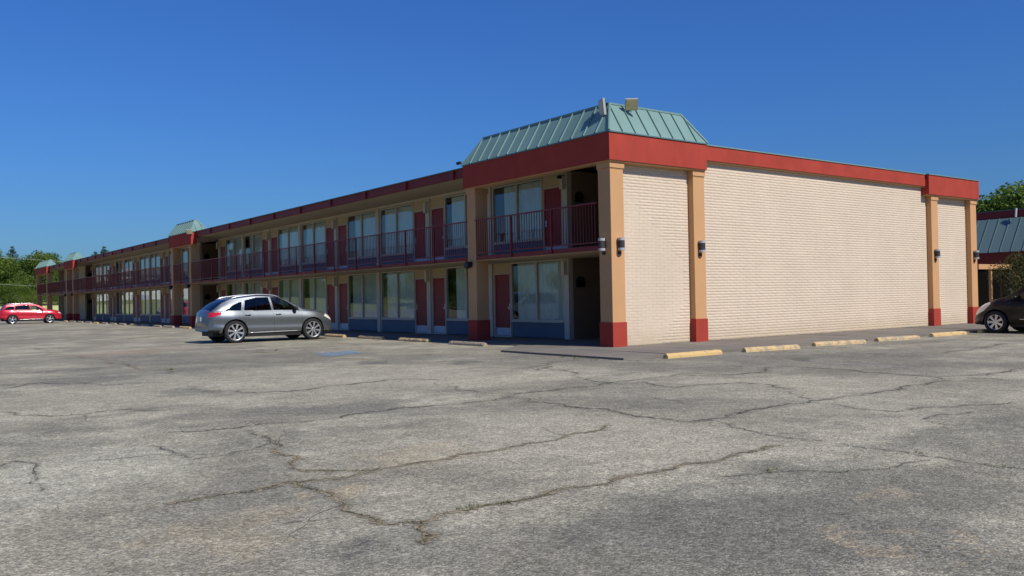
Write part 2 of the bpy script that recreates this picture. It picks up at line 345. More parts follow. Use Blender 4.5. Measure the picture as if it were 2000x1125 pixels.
    s8 = noise(9.0, 5, 0.7, 0.3); v2 = n.new('ShaderNodeTexVoronoi'); v2.inputs['Scale'].default_value = 130; l.new(P, v2.inputs['Vector'])
    sp2 = n.new('ShaderNodeSeparateColor'); l.new(v2.outputs['Color'], sp2.inputs[0])
    # brightness factors: blotches, wear, single stones
    f = math_('MULTIPLY_ADD', sm, 0.75, 0.62)
    f = math_('MULTIPLY', f, math_('MULTIPLY_ADD', s8, 0.75, 0.62))
    f = math_('MULTIPLY', f, math_('MULTIPLY_ADD', fine, 0.7, 0.65))
    f = math_('MULTIPLY', f, math_('MULTIPLY_ADD', math_('POWER', sv, 1.5), 0.85, 0.66))
    f = math_('MULTIPLY', f, math_('MULTIPLY_ADD', sp2.outputs[1], 0.5, 0.75))
    sc = n.new('ShaderNodeVectorMath'); sc.operation = 'SCALE'; l.new(c, sc.inputs[0]); l.new(f, sc.inputs['Scale']); c = sc.outputs[0]
    l.new(c, b.inputs['Base Color']); b.inputs['Roughness'].default_value = 0.95; b.inputs['Specular IOR Level'].default_value = 0.25
    h = math_('ADD', math_('MULTIPLY', vor.outputs['Distance'], -0.7), math_('MULTIPLY', fine, 0.6))
    bp = n.new('ShaderNodeBump'); bp.inputs['Strength'].default_value = 0.75; bp.inputs['Distance'].default_value = 0.008; l.new(h, bp.inputs['Height'])
    bp2 = n.new('ShaderNodeBump'); bp2.inputs['Strength'].default_value = 0.35; bp2.inputs['Distance'].default_value = 0.05; l.new(mid, bp2.inputs['Height'])
    l.new(bp2.outputs[0], bp.inputs['Normal']); l.new(bp.outputs[0], b.inputs['Normal'])
    return m
MT['asphalt'] = asphalt()
lot = structure(sheet('parking_lot', -75, 60, -70, 98, LOT, MT['asphalt']))

def worn_paint(name, col, keep=0.5, alpha=0.8):
    """thin road paint worn through to the asphalt"""
    m = bpy.data.materials.new(name); m.use_nodes = True
    n, l = m.node_tree.nodes, m.node_tree.links; b = n['Principled BSDF']
    b.inputs['Base Color'].default_value = col+(1,); b.inputs['Roughness'].default_value = 0.9
    geo = n.new('ShaderNodeNewGeometry'); nz = n.new('ShaderNodeTexNoise'); nz.inputs['Scale'].default_value = 5; nz.inputs['Detail'].default_value = 8; nz.inputs['Roughness'].default_value = 0.75
    l.new(geo.outputs['Position'], nz.inputs['Vector'])
    mr = n.new('ShaderNodeMapRange'); mr.inputs['From Min'].default_value = keep-0.1; mr.inputs['From Max'].default_value = keep+0.1; mr.inputs['To Max'].default_value = alpha
    l.new(nz.outputs['Fac'], mr.inputs['Value']); l.new(mr.outputs[0], b.inputs['Alpha'])
    return m
MT['yellowline'] = worn_paint('worn_yellow_paint', (0.45, 0.29, 0.09), 0.47, 0.75)
MT['whiteline'] = worn_paint('worn_white_paint', (0.45, 0.45, 0.43), 0.52, 0.7)
MT['bluepaint'] = worn_paint('worn_blue_paint', (0.22, 0.33, 0.42), 0.45, 0.75)
def marking(name, poly, m, z=LOT+0.004):
    return structure(MB().add([(x, y, z) for x, y in poly], [tuple(range(len(poly)))]).build(name, m, lot))
def stripe(px0, py0, px1, py1, w, m):
    a = Vector(ground_at(px0, py0, LOT)); b = Vector(ground_at(px1, py1, LOT)); d = (b-a).normalized(); s = Vector((-d.y, d.x))*w/2
    marking('painted_line', [a-s, b-s, b+s, a+s], m)
stripe(-40, 671, 335, 656, 0.12, MT['yellowline'])
stripe(668, 700, 730, 703, 0.1, MT['yellowline'])
stripe(1350, 701, 1600, 690, 0.09, MT['whiteline'])
stripe(640, 681, 770, 676, 0.1, MT['whiteline'])
for k in range(5): marking('painted_line', [(-0.6+2.95*k-0.05, -3.7), (-0.6+2.95*k+0.05, -3.7), (-0.6+2.95*k+0.05, -8.2), (-0.6+2.95*k-0.05, -8.2)], MT['whiteline'])
marking('painted_patch', [ground_at(*p, LOT) for p in ((612, 691), (640, 697), (712, 690), (685, 685))], MT['bluepaint'], LOT+0.008)

# cracks: ragged ribbons with dirt in them
MT['crack'] = mat('dirt_filled_crack', (0.115, 0.10, 0.074), 1.0, 0.4, 6, 50, 0.5)
def stain_mat():
    m = bpy.data.materials.new('dark_stain_along_crack'); m.use_nodes = True
    n, l = m.node_tree.nodes, m.node_tree.links; b = n['Principled BSDF']; b.inputs['Base Color'].default_value = (0.115, 0.108, 0.09, 1); b.inputs['Roughness'].default_value = 0.95
    geo = n.new('ShaderNodeNewGeometry'); nz = n.new('ShaderNodeTexNoise'); nz.inputs['Scale'].default_value = 7; nz.inputs['Detail'].default_value = 8; nz.inputs['Roughness'].default_value = 0.75; l.new(geo.outputs['Position'], nz.inputs['Vector'])
    at = n.new('ShaderNodeAttribute'); at.attribute_name = 'edge'
    ml = n.new('ShaderNodeMath'); ml.operation = 'MULTIPLY'; l.new(at.outputs['Fac'], ml.inputs[0])
    mr = n.new('ShaderNodeMapRange'); mr.inputs['From Min'].default_value = 0.42; mr.inputs['From Max'].default_value = 0.66; mr.inputs['To Max'].default_value = 0.55; l.new(nz.outputs['Fac'], mr.inputs['Value']); l.new(mr.outputs[0], ml.inputs[1]); l.new(ml.outputs[0], b.inputs['Alpha'])
    return m
MT['stain'] = stain_mat()
MT['cracksoil'] = mat('brown_soil_in_crack', (0.15, 0.122, 0.078), 1.0, 0.5, 5, 40, 0.5)
MT['crackdirt'] = mat('sandy_dirt_in_crack', (0.27, 0.225, 0.145), 1.0, 0.3, 6, 50, 0.5)
L_ = lambda pts: [(x/2, 640+y/2) for x, y in pts]
R_ = lambda pts: [(1000+x/2, 640+y/2) for x, y in pts]
CR = [
 (L_([(640,412),(850,398),(1000,380),(1160,368),(1440,330),(1600,312),(1850,290),(2000,264)])+R_([(180,240),(420,210),(640,185),(900,180),(1000,155),(1100,150)]), 0.05, 0),
 (L_([(1030,425),(1080,480),(1130,530),(1200,560),(1340,560),(1480,552),(1700,520),(2000,465)])+R_([(200,430),(350,400),(380,380)]), 0.026, 1),
 (L_([(960,400),(1030,430),(1000,470),(880,500),(720,520)]), 0.018, 0), (L_([(600,460),(680,490),(740,510)]), 0.02, 0),
 (L_([(1480,552),(1250,595),(1130,605),(1000,640),(820,660),(640,690)]), 0.03, 1),
 (L_([(1130,605),(1210,630),(1330,670),(1400,730),(1500,770),(1650,760),(1820,715),(1960,690)])+R_([(0,680),(160,640),(300,620),(480,575),(640,545),(830,510),(960,480),(1050,460)]), 0.03, 1),
 (R_([(780,578),(920,575),(1010,565),(1170,558),(1300,565),(1420,555),(1530,530),(1640,518)]), 0.016, 0),
 (R_([(1280,455),(1440,475),(1550,490),(1640,505),(1800,530),(1920,545),(2040,556)]), 0.024, 0),
 (R_([(0,270),(240,310),(450,340),(650,370),(760,360),(950,320),(1160,285),(1300,270),(1560,225),(1700,205)]), 0.055, 0),
 (R_([(760,360),(900,395),(1060,430),(1220,445)]), 0.02, 0), (R_([(1080,250),(1160,280)]), 0.02, 0),
 (R_([(1150,155),(1400,175),(1600,190),(1700,205)]), 0.06, 0), (R_([(1480,185),(1700,190),(2040,155)]), 0.06, 0),
 (L_([(300,110),(520,155),(660,180)]), 0.05, 1), (L_([(60,75),(200,105)]), 0.06, 0), (L_([(1000,85),(1120,100)]), 0.08, 1),
 (L_([(1700,215),(1780,240),(1900,255)]), 0.02, 0), (R_([(550,275),(700,300)]), 0.02, 0), (R_([(1600,360),(1700,340),(1790,328)]), 0.02, 0), (R_([(1620,365),(1700,392)]), 0.015, 0),
 (R_([(80,170),(160,150),(290,200),(380,215)]), 0.03, 0), (L_([(1090,770),(1200,755),(1320,740)]), 0.014, 0), (L_([(1640,760),(1680,810),(1660,850)]), 0.03, 1),
 (L_([(0,545),(60,520),(130,570),(160,640)]), 0.016, 0), (L_([(0,240),(160,215),(420,225),(700,210)]), 0.05, 0), (L_([(740,230),(1000,255),(1250,235),(1500,205),(1760,200)]), 0.05, 0),
 (R_([(500,210),(640,235),(900,215),(1100,240)]), 0.045, 0), (L_([(350,520),(560,500),(700,495),(880,490)]), 0.012, 0), (R_([(1700,100),(1850,75),(2000,60)]), 0.08, 0), (R_([(1800,195),(2000,210)]), 0.05, 0), (L_([(100,180),(300,165),(520,155)]), 0.05, 0), (R_([(1250,300),(1500,330),(1700,310),(1950,290)]), 0.03, 0), (L_([(0,330),(250,345),(480,320),(640,325)]), 0.03, 0), (R_([(0,160),(300,120),(560,130)]), 0.05, 0)]
crack_pts = []
def crack(px, width, dirt):
    pts = [Vector(ground_at(x, y, LOT)) for x, y in px]
    for it in range(5 if width < 0.04 else 4):
        out = [pts[0]]
        for a, b in zip(pts, pts[1:]):
            d = b-a; nrm = Vector((-d.y, d.x)); out += [(a+b)/2+nrm*random.uniform(-0.20, 0.20)*(0.9 if it else 0.8), b]
        pts = out
    N = len(pts)
    for name, m, k, z in ([('crack_dirt', MT['crackdirt'], 3.2, 0.003)] if dirt else [])+[('crack', MT['cracksoil'] if dirt else MT['crack'], 0.75 if dirt else 1.0, 0.0055)]:
        vs = []; g0 = random.uniform(0, 100); gap = [min(1.0, max(0.12, 0.75+0.45*math.sin(g0+i*0.31)+0.4*math.sin(g0*2.3+i*0.11)+random.uniform(-.3, .3))) for i in range(N)]
        for i, p in enumerate(pts):
            d = (pts[min(i+1, N-1)]-pts[max(i-1, 0)]).normalized(); nrm = Vector((-d.y, d.x))
            e = min(1, i/4, (N-1-i)/4); ww = width*k*(max(0.0, gap[i])*random.uniform(0.2, 1.0))*e*(0.36 if k <= 1.0 else 0.55)+0.0006
            o1 = random.uniform(-0.3, 0.3)*width
            vs += [(p.x+nrm.x*(ww+o1), p.y+nrm.y*(ww+o1), LOT+z), (p.x-nrm.x*(ww-o1), p.y-nrm.y*(ww-o1), LOT+z)]
        structure(MB().add(vs, [(2*i, 2*i+1, 2*i+3, 2*i+2) for i in range(N-1)]).build(name, m, lot))
    vs, fs, ed = [], [], []
    for i, p in enumerate(pts):
        d = (pts[min(i+2, N-1)]-pts[max(i-2, 0)]).normalized(); nrm = Vector((-d.y, d.x)); ww = width*random.uniform(1.2, 3.2)+0.02
        vs += [(p.x+nrm.x*ww, p.y+nrm.y*ww, LOT+0.002), (p.x, p.y, LOT+0.002), (p.x-nrm.x*ww, p.y-nrm.y*ww, LOT+0.002)]; ed += [0.0, 1.0, 0.0]
    for i in range(N-1): fs += [(3*i, 3*i+1, 3*i+4, 3*i+3), (3*i+1, 3*i+2, 3*i+5, 3*i+4)]
    o = MB().add(vs, fs).build('crack_stain', MT['stain'], lot); structure(o)
    o.data.attributes.new('edge', 'FLOAT', 'POINT').data.foreach_set('value', ed)
    if dirt or width > 0.028: crack_pts.extend([(p.x, p.y, dirt) for p in pts])
for q in CR: crack(*q)
# hairline branches off the main cracks
for k in range(26):
    x, y, _ = random.choice(crack_pts); a = random.uniform(0, 6.28); L = random.uniform(0.4, 1.6); a0 = a
    pts = [Vector((x, y))]
    for i in range(int(L/0.06)):
        a += random.choice((-1, 1))*random.uniform(0.1, 0.9) if i % 2 else 0; a += (a0-a)*0.4; pts.append(pts[-1]+Vector((math.cos(a), math.sin(a)))*0.06)
    vs = []
    for i, p in enumerate(pts):
        w = 0.003*(1-i/len(pts))*random.uniform(0.5, 1.2)+0.0006; d = (pts[min(i+1, len(pts)-1)]-pts[max(i-1, 0)]).normalized()
        vs += [(p.x-d.y*w, p.y+d.x*w, LOT+0.005), (p.x+d.y*w, p.y-d.x*w, LOT+0.005)]
    structure(MB().add(vs, [(2*i, 2*i+1, 2*i+3, 2*i+2) for i in range(len(pts)-1)]).build('crack', MT['crack'], lot))

# weeds growing out of the cracks and along the pavement edge
def weeds():
    V, F = [], []
    def tuft(x, y, z, n, h):
        for _ in range(n):
            a = random.uniform(0, 6.28); r = random.uniform(0, h*0.9); bx, by = x+math.cos(a)*r, y+math.sin(a)*r
            b2 = random.uniform(0, 6.28); w = h*0.055; hh = h*random.uniform(0.4, 1.0); lean = h*random.uniform(0.1, 0.7); c2 = random.uniform(0, 6.28)
            dx, dy = math.cos(b2)*w, math.sin(b2)*w; k = len(V)
            V.extend([(bx-dx, by-dy, z), (bx+dx, by+dy, z), (bx+dx*0.3+math.cos(c2)*lean, by+dy*0.3+math.sin(c2)*lean, z+hh), (bx-dx*0.3+math.cos(c2)*lean, by-dy*0.3+math.sin(c2)*lean, z+hh)]); F.append((k, k+1, k+2, k+3))
    for (x, y, dirt) in crack_pts:
        if random.random() < (0.34 if dirt else 0.05): tuft(x+random.uniform(-.02, .02), y+random.uniform(-.02, .02), LOT, random.randint(4, 10), random.uniform(0.008, 0.026))
    for (u, v, n, h) in [(1510,922,40,.06),(1295,927,26,.05),(930,993,40,.06),(905,1000,30,.045),(1090,960,26,.04),(1180,948,20,.04),(1795,886,30,.06),(1680,893,12,.05),(85,998,14,.04),(425,664,50,.12),(540,685,40,.10),(330,723,40,.10),(1130,700,60,.10),(1100,698,40,.08),(1160,704,40,.09),(1725,692,20,.06),(505,755,16,.05),(1260,698,30,.06),(1960,912,20,.05),(640,690,20,.08),(822,1000,14,.03),(1790,738,12,.05),(1845,632,60,.14),(1852,630,60,.16)]:
        x, y = ground_at(u, v, LOT if u < 1840 else 0); 
        for _ in range(4): tuft(x+random.uniform(-.10,.10), y+random.uniform(-.06,.06), LOT if u < 1840 else 0, n//4+1, h*random.uniform(.35, .75))
    o = link('weeds', fastmesh('weeds', V, F, MT['weed'])); stuff(o); tag(o, 'small green weeds and dry grass growing in the pavement cracks', 'weeds')
weeds()
# loose grit on the near asphalt
def grit():
    V, F = [], []
    for _ in range(2600):
        u = random.uniform(-50, 2050); v = 640+480*random.random()**0.6
        x, y = ground_at(u, v+60, LOT); s = random.uniform(0.003, 0.010)*(1 if random.random() < .95 else 2)
        a = random.uniform(0, 6.28); k = len(V); c, sn = math.cos(a)*s, math.sin(a)*s
        V.extend([(x+c, y+sn, LOT+.001), (x-sn, y+c, LOT+.001), (x-c, y-sn, LOT+.001), (x+sn, y-c, LOT+.001), (x+c*.3, y+sn*.3, LOT+s*random.uniform(.6, 1.1))])
        F.extend([(k, k+1, k+4), (k+1, k+2, k+4), (k+2, k+3, k+4), (k+3, k, k+4)])
    o = link('loose_grit', fastmesh('loose_grit', V, F, mat('grey_grit', (0.24, 0.22, 0.19), 0.95, 0.5, 40, 90, 0))); stuff(o); tag(o, 'loose grit and small stones scattered over the asphalt', 'grit')
grit()

# pavements: slabs with open joints
MT['joint'] = mat('dark_joint_soil', (0.07, 0.06, 0.05), 1.0, 0.2, 4, 40, 0.2)
pv = structure(MB().box(-2.52, 25.0, -2.98, 0.6, -0.10, -0.012).build('pavement_gable', MT['joint']))
def slab(poly, parent, z0=-0.09, z1=0.0):
    n = len(poly); mb = MB(); mb.add([(x, y, z0) for x, y in poly]+[(x, y, z1) for x, y in poly], [tuple(range(n-1, -1, -1)), tuple(range(n, 2*n))]+[(i, (i+1) % n, n+(i+1) % n, n+i) for i in range(n)])
    return mb.build('paving_slab', MT['concrete'], parent)
g = 0.006
xs = [-2.55, -1.0, 0.6]+[0.6+1.53*k for k in range(1, 17)]
for i in range(len(xs)-1):
    for (y0, y1) in ((-3.02, -1.5), (-1.5, 0.22)):
        dz = random.uniform(-0.006, 0.004); x1 = xs[i+1]
        slab([(xs[i]+g, y0+g), (x1-g, y0+g), (x1-g, (y1 if x1 > 0.3 else y1)-g), (xs[i]+g, y1-g)], pv, z1=dz)
slab([(-2.55+g, 0.22+g), (0.6, 0.22+g), (0.6, 1.5-g), (-2.5, 1.5-g)], pv, z1=-0.002)
slab([(-2.5, 1.5+g), (0.6, 1.5+g), (0.6, 3.05), (-0.8, 3.05)], pv, z1=-0.006)
pv2 = structure(MB().box(-0.5, 2.4, 3.06, 93.9, -0.10, -0.012).build('pavement_walkway', MT['joint']))
for k in range(45):
    y0 = 3.07+2.02*k; y1 = min(y0+2.02, 93.95)
    slab([(-0.55, y0+g), (2.3, y0+g), (2.3, y1-g), (-0.55, y1-g)], pv2, z1=random.uniform(-0.005, 0.003))
MB().box(0.6+g, 2.3, 0.25, 3.05, -0.09, -0.001).build('paving_slab', MT['concrete'], pv2)
# beyond the lot: rising lawn
def bank():
    V, F = [], []; nx, ny = 40, 14
    for j in range(ny+1):
        for i in range(nx+1):
            x = -120+240*i/nx; t = j/ny; y = 98+90*t
            z = -0.06+2.6*(1-(1-t)**3)+0.12*math.sin(x*0.21+y*0.13)*min(1, t*4)
            V.append((x, y, z))
    for j in range(ny):
        for i in range(nx): a = j*(nx+1)+i; F.append((a, a+1, a+nx+2, a+nx+1))
    structure(link('lawn_bank', fastmesh('lawn_bank', V, F, MT['lawn'], True)))
bank()
#PART2
# ------------------------------------------------------------------ motel
D = 2.1                       # face of the room fronts behind the walkway
LEN, DEP = 93.4, 19.62
FL2 = 2.66                    # upper floor level
motel = empty('motel_building')
tag(motel, 'long two-storey motel with cream brick gable, red fascia and teal metal roof corners', 'building')
P = 4.12
SEC_A = [4.25+P*k for k in range(9)]
SEC_B = [41.2+P*k for k in range(9)]
G_A = ['WD', 'WD', 'DW', 'WD', 'DW', 'WD', 'DW', 'WD']; U_A = ['DW']+G_A[1:]
G_B = ['DW', 'WD']*4; U_B = G_B

# gable wall of painted brick: mortar bed behind, every brick its own block
gable = MB().box(0.15, DEP-0.05, 0.2145, 0.42, 0.0, 5.42).build('gable_wall', MT['mortar'], motel)
BL, BH, JT = 0.305, 0.0815, 0.009
def brick_mesh(w, seed):
    rr = random.Random(seed); h = BH-JT; c = 0.004
    z0 = 0; p = []
    ym = 0.005
    return MB().add([(0,ym,0),(w,ym,0),(w,ym,h),(0,ym,h),(c,rr.uniform(-.0011,.0011),c),(w-c,rr.uniform(-.0011,.0011),c),(w-c,rr.uniform(-.0009,.0011),h-c),(c,rr.uniform(-.0009,.0011),h-c)],
                    [(4,5,6,7),(0,1,5,4),(1,2,6,5),(2,3,7,6),(3,0,4,7)])
BM = [brick_mesh(BL-JT, k).mesh('brick', MT['brick']) for k in range(8)]
cols_x = [(0.0, 0.507), (3.17, 3.677), (16.15, 16.657), (19.113, 19.62)]
def in_col(x0, x1):
    for a, b in cols_x:
        if x0 < b-0.02 and x1 > a+0.02: return (a, b)
    return None
cand = []
for r in range(64):
    z = 0.004+BH*r
    if z > 5.25: break
    x = 0.507-(BL/2 if r % 2 else 0)-0.02
    while x < DEP-0.1:
        x0, x1 = x, x+BL-JT
        for a, b in cols_x:
            if x0 < b and x1 > b: x0 = max(x0, b-0.02)
            if x1 > a and x0 < a: x1 = min(x1, a+0.02)
        inside = any(x0 >= a-0.03 and x1 <= b+0.03 for a, b in cols_x)
        if not inside and x1-x0 > 0.04: cand.append((x0, z, x1-x0))
        x += BL
full = [c for c in cand if abs(c[2]-(BL-JT)) < 1e-3]
full.sort(key=lambda c: math.hypot(c[0]-CAM[0], CAM[1])+abs(c[1]-1.6)*0.8)
near = set(full[:298])
for (x, z, w) in full[:298]:
    o = link('brick', random.choice(BM), gable, (x, 0.21+random.uniform(-0.001, 0.001), z))
bv, bf = [], []
for c in cand:
    if c in near: continue
    x, z, w = c
    mb = brick_mesh(w, random.randint(0, 10**6)); k = len(bv); dy = random.uniform(-0.001, 0.001)
    bv += [(p[0]+x, p[1]+0.21+dy, p[2]+z) for p in mb.v]; bf += [tuple(i+k for i in f) for f in mb.f]
stuff(link('brick', fastmesh('brick_field', bv, bf, MT['brick']), gable))

# columns: shaft, proud red base, capital, thin joint line
def column(x0, x1, y0, y1):
    s = 0.022; o = MB().box(x0+s, x1-s, y0+s, y1-(0 if y1 < 0.35 else s), 0.6, 4.82).build('column', MT['tan'], motel)
    MB().box(x0, x1, y0, y1, -0.02, 0.64).build('column_base', MT['red'], o)
    c = MB(); c.box(x0-0.005, x1+0.005, y0-0.005, y1+0.003, 4.665, 4.83); c.box(x0+s-0.006, x1-s+0.006, y0+s-0.006, y1, 4.635, 4.662)
    c.build('column_capital', MT['tan'], o)
    return o
column(0, 0.507, 0, 0.507)
for a, b in cols_x[1:]: column(a, b, 0, 0.232)
COLY = [(6.21, 6.72), (36.0, 36.5), (39.73, 40.24), (72.0, 72.5), (75.25, 75.75), (86.2, 86.7), (92.89, 93.4)]
for a, b in COLY: column(0, 0.507, a, b)

# flat roof, walls of the body that are not seen in detail
MB().box(0.3, DEP-0.1, 0.45, LEN-0.1, 5.42, 5.50).build('roof_deck', MT['gravel_roof'], motel)
MB().box(DEP-0.25, DEP-0.05, 0.43, LEN, 0, 5.42).build('rear_wall', MT['brick'], motel)
MB().box(D+0.1, DEP-0.25, LEN-0.22, LEN, 0, 5.42).build('end_wall', MT['brick'], motel)

# eave along the long front
for (a, b) in ((6.77, 35.7), (40.3, 71.7), (76.0, 86.15)):
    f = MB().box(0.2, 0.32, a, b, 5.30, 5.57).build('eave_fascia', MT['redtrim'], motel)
    MB().box(0.13, 0.5, a, b, 5.573, 5.60).build('drip_edge', MT['tealdark'], f)
    y = a+1.0
    while y < b-0.5:
        MB().box(0.135, 0.198, y-0.11, y+0.11, 5.265, 5.56).build('beam_end', MT['redtrim'], f)
        y += 3.15
MB().box(0.32, D+0.2, 0.43, LEN, 5.30, 5.415).build('soffit', MT['soffit'], motel)
# gable fascia between the corner towers
gf = MB().box(3.70, 15.86, 0.045, 0.45, 5.15, 5.57).build('gable_fascia', MT['red'], motel)
MB().box(3.70, 15.86, 0.02, 0.50, 5.573, 5.605).build('coping', MT['teal'], gf)
MB().box(3.70, 15.86, 0.075, 0.43, 5.118, 5.148).build('fascia_trim', MT['tan'], gf)

# tower tops: deep red fascia box with a hipped standing seam mansard
def tower(x0, x1, y0, y1, roof=True, corner=False, front=True):
    zb, zt = 4.823, 5.565; t = 0.34
    def ring(e, za, zc):
        m = MB(); a, b, c, d = x0+e, x1-e, y0+e, y1-e; w = t-2*e
        if corner: m.box(a, a+w, c, d, za, zc) if front else None; m.box(a+w if front else a, b, c, c+w, za, zc)
        else: m.box(a, a+w, c, d, za, zc)
        return m
    f = ring(0, zb+0.03, zt).build('tower_fascia', MT['red'], motel)
    ring(0.03, zb-0.002, zb+0.028).build('fascia_trim', MT['tan'], f)
    MB().box(x0-0.03, x1+0.03, y0-0.03, y1+0.03, zt+0.003, zt+0.035).build('drip_edge', MT['tealdark'] if roof else MT['teal'], f)
    if not roof: return f
    h, ins = 0.84, 0.52; zr0, zr1 = zt+0.037, zt+0.037+h
    bx0, bx1, by0, by1 = x0-0.02, x1+0.02, y0-0.02, y1+0.02
    tx0, tx1, ty0, ty1 = bx0+ins, bx1-ins, by0+ins, by1-ins
    if not corner: bx1 = 0.98; tx1 = tx0+0.10; h = 0.74; zr1 = zr0+h; ty1 = by1-0.12; ty0 = by0+0.85
    r = MB().hexa([(bx0,by0,zr0),(bx1,by0,zr0),(bx1,by1,zr0),(bx0,by1,zr0),(tx0,ty0,zr1),(tx1,ty0,zr1),(tx1,ty1,zr1),(tx0,ty1,zr1)]).build('mansard_roof', MT['teal'], motel)
    MB().box(tx0-0.03, tx1+0.03, ty0-0.03, ty1+0.03, zr1-0.02, zr1+0.03).build('ridge_cap', MT['teal'], r)
    def panels(A, B, C, Dp, n, nrm):
        """pan between two seams, seams as raised ribs: A-B eave line, Dp-C ridge line"""
        A, B, C, Dp = map(Vector, (A, B, C, Dp)); nrm = Vector(nrm).normalized(); L = (B-A).length; d = (B-A)/L
        sA = (Dp-A).dot(d); sB = (C-A).dot(d); up = (Dp-A)-d*sA
        for k in range(1, n):
            s = L*k/n; top = min(1.0, s/sA if sA > 1e-6 else 1.0, (L-s)/(L-sB) if L-sB > 1e-6 else 1.0)
            a = A+d*s+nrm*0.018; b = A+d*s+up*top*0.985+nrm*0.018
            MB().beam(a, b, 0.018, 0.040, nrm).build('seam_rib', MT['teal'], r)
        for q0, q1 in ((A, Dp), (B, C)):
            MB().beam(q0+nrm*0.012, q1+nrm*0.012, 0.07, 0.03, nrm).build('hip_cap', MT['teal'], r)
    ny = max(4, round((by1-by0)/0.48)); nx = max(3, round((bx1-bx0)/0.48))
    panels((bx0,by1,zr0), (bx0,by0,zr0), (tx0,ty0,zr1), (tx0,ty1,zr1), ny, (-h, 0, ins))
    panels((bx0,by0,zr0), (bx1,by0,zr0), (tx1,ty0,zr1), (tx0,ty0,zr1), nx, (0, -h, ins))
    return f
tower(-0.08, 3.68, -0.08, 6.75, corner=True)
tower(15.86, DEP+0.05, -0.08, 3.4, roof=False, corner=True, front=False)
tower(-0.08, 1.9, 35.68, 40.32)
tower(-0.08, 1.9, 71.7, 76.0)
tower(-0.08, 1.9, 86.1, LEN+0.08)

# upper walkway
MB().box(0.035, D+0.1, 0.43, LEN-0.05, 2.52, FL2-0.003).build('balcony_slab', MT['soffit'], motel)
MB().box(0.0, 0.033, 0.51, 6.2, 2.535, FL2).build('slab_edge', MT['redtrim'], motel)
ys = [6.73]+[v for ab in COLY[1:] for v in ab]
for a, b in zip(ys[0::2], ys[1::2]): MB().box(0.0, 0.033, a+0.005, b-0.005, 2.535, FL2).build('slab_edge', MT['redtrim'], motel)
bal = MB().box(-0.008, 0.008, -0.008, 0.008, 2.765, 3.775).mesh('baluster', MT['rail'])
post_m = MB().box(-0.02, 0.02, -0.02, 0.02, 2.55, 3.80).mesh('rail_post', MT['rail'])
rest = MB(); nb = 0
bounds = [0.51]+[v for ab in COLY for v in ab]
for a, b in zip(bounds[0::2], bounds[1::2]):
    a += 0.005; b -= 0.005
    rl = MB(); rl.box(-0.03, 0.02, a, b, 3.775, 3.812); rl.box(-0.018, 0.012, a, b, 2.735, 2.765)
    rail = rl.build('railing', MT['rail'], motel)
    n = max(1, round((b-a)/2.0)); st = (b-a)/n
    for k in range(1, n) if n > 1 else []:
        link('rail_post', post_m, rail, (-0.022, a+k*st, 0))
    y = a+0.09
    while y < b-0.03:
        if nb < 298: link('baluster', bal, rail, (-0.003, y, 0)); nb += 1
        else: rest.box(-0.011, 0.005, y-0.008, y+0.008, 2.765, 3.775)
        y += 0.118
stuff(rest.build('baluster', MT['rail'], motel))

# room fronts ---------------------------------------------------------------
WW, WZ0, WZ1 = 2.76, 0.56, 2.52
def frame_mesh():
    m = MB(); t = 0.045
    m.box(-0.03, 0.06, 0, t, WZ0, WZ1); m.box(-0.03, 0.06, WW-t, WW, WZ0, WZ1)
    m.box(-0.028, 0.058, t, WW-t, WZ0, WZ0+t); m.box(-0.028, 0.058, t, WW-t, WZ1-t, WZ1)
    m.box(-0.032, 0.062, WW/2-0.035, WW/2+0.035, WZ0+t, WZ1-t)
    return m.mesh('window', MT['jamb'])
FRM = frame_mesh()
PANE = MB().box(0.012, 0.018, 0.03, WW/2-0.02, WZ0+0.03, WZ1-0.03).mesh('pane', MT['glass'])
SILL = MB().box(-0.05, 0.06, 0.0, WW, WZ0-0.045, WZ0-0.003).mesh('sill', MT['jamb'])
PANEL = MB().box(0.0, 0.08, 0.0, WW, 0.02, WZ0-0.048).mesh('panel', MT['blue'])
def curtain_mesh(y0, y1, seed):
    rr = random.Random(seed); n = int((y1-y0)/0.02); vs = []; ph = rr.uniform(0, 6)
    for i in range(n+1):
        y = y0+(y1-y0)*i/n; a = 0.032*math.sin(y*2*math.pi/0.17+ph+0.9*math.sin(y*3.1+ph))+0.012*math.sin(y*2*math.pi/0.41+ph)
        vs += [(0.12+a, y, WZ0+0.03), (0.12+a*0.85, y, (WZ0+WZ1)/2), (0.12+a*0.6, y, WZ1-0.05)]
    fs = []
    for i in range(n): fs += [(3*i, 3*i+3, 3*i+4, 3*i+1), (3*i+1, 3*i+4, 3*i+5, 3*i+2)]
    return MB().add(vs, fs).mesh('curtain', MT['curtain'], True)
CURT = [curtain_mesh(0.03, e, k) for k, e in enumerate((2.52, 2.64, 2.28, 1.75, 2.45, 2.05))]
DOORW = 0.95
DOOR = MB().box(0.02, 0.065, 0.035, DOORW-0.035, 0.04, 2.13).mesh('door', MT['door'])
DFR = MB(); DFR.box(-0.03, 0.08, 0, 0.032, 0, 2.17); DFR.box(-0.03, 0.08, DOORW-0.032, DOORW, 0, 2.17); DFR.box(-0.028, 0.078, 0.032, DOORW-0.032, 2.135, 2.17); DFR.box(-0.03, 0.1, 0.032, DOORW-0.032, 0.0, 0.035)
DFR = DFR.mesh('door_frame', MT['jamb'])
KICK = MB().box(0.008, 0.018, 0.045, DOORW-0.045, 0.05, 0.31).mesh('kick_plate', MT['kick'])
HND = MB(); HND.box(0.005, 0.018, -0.025, 0.025, 0.93, 1.13); HND.lathe([(0.024, -0.05), (0.026, -0.03), (0.012, -0.02), (0.012, 0.0)], 10, 'x', (0.0, 0, 1.0))
HND = HND.mesh('door_handle', MT['steel'])
HEADP = MB().box(0.0, 0.10, 0, DOORW, 2.175, 2.545).mesh('wall_panel', MT['cream'])
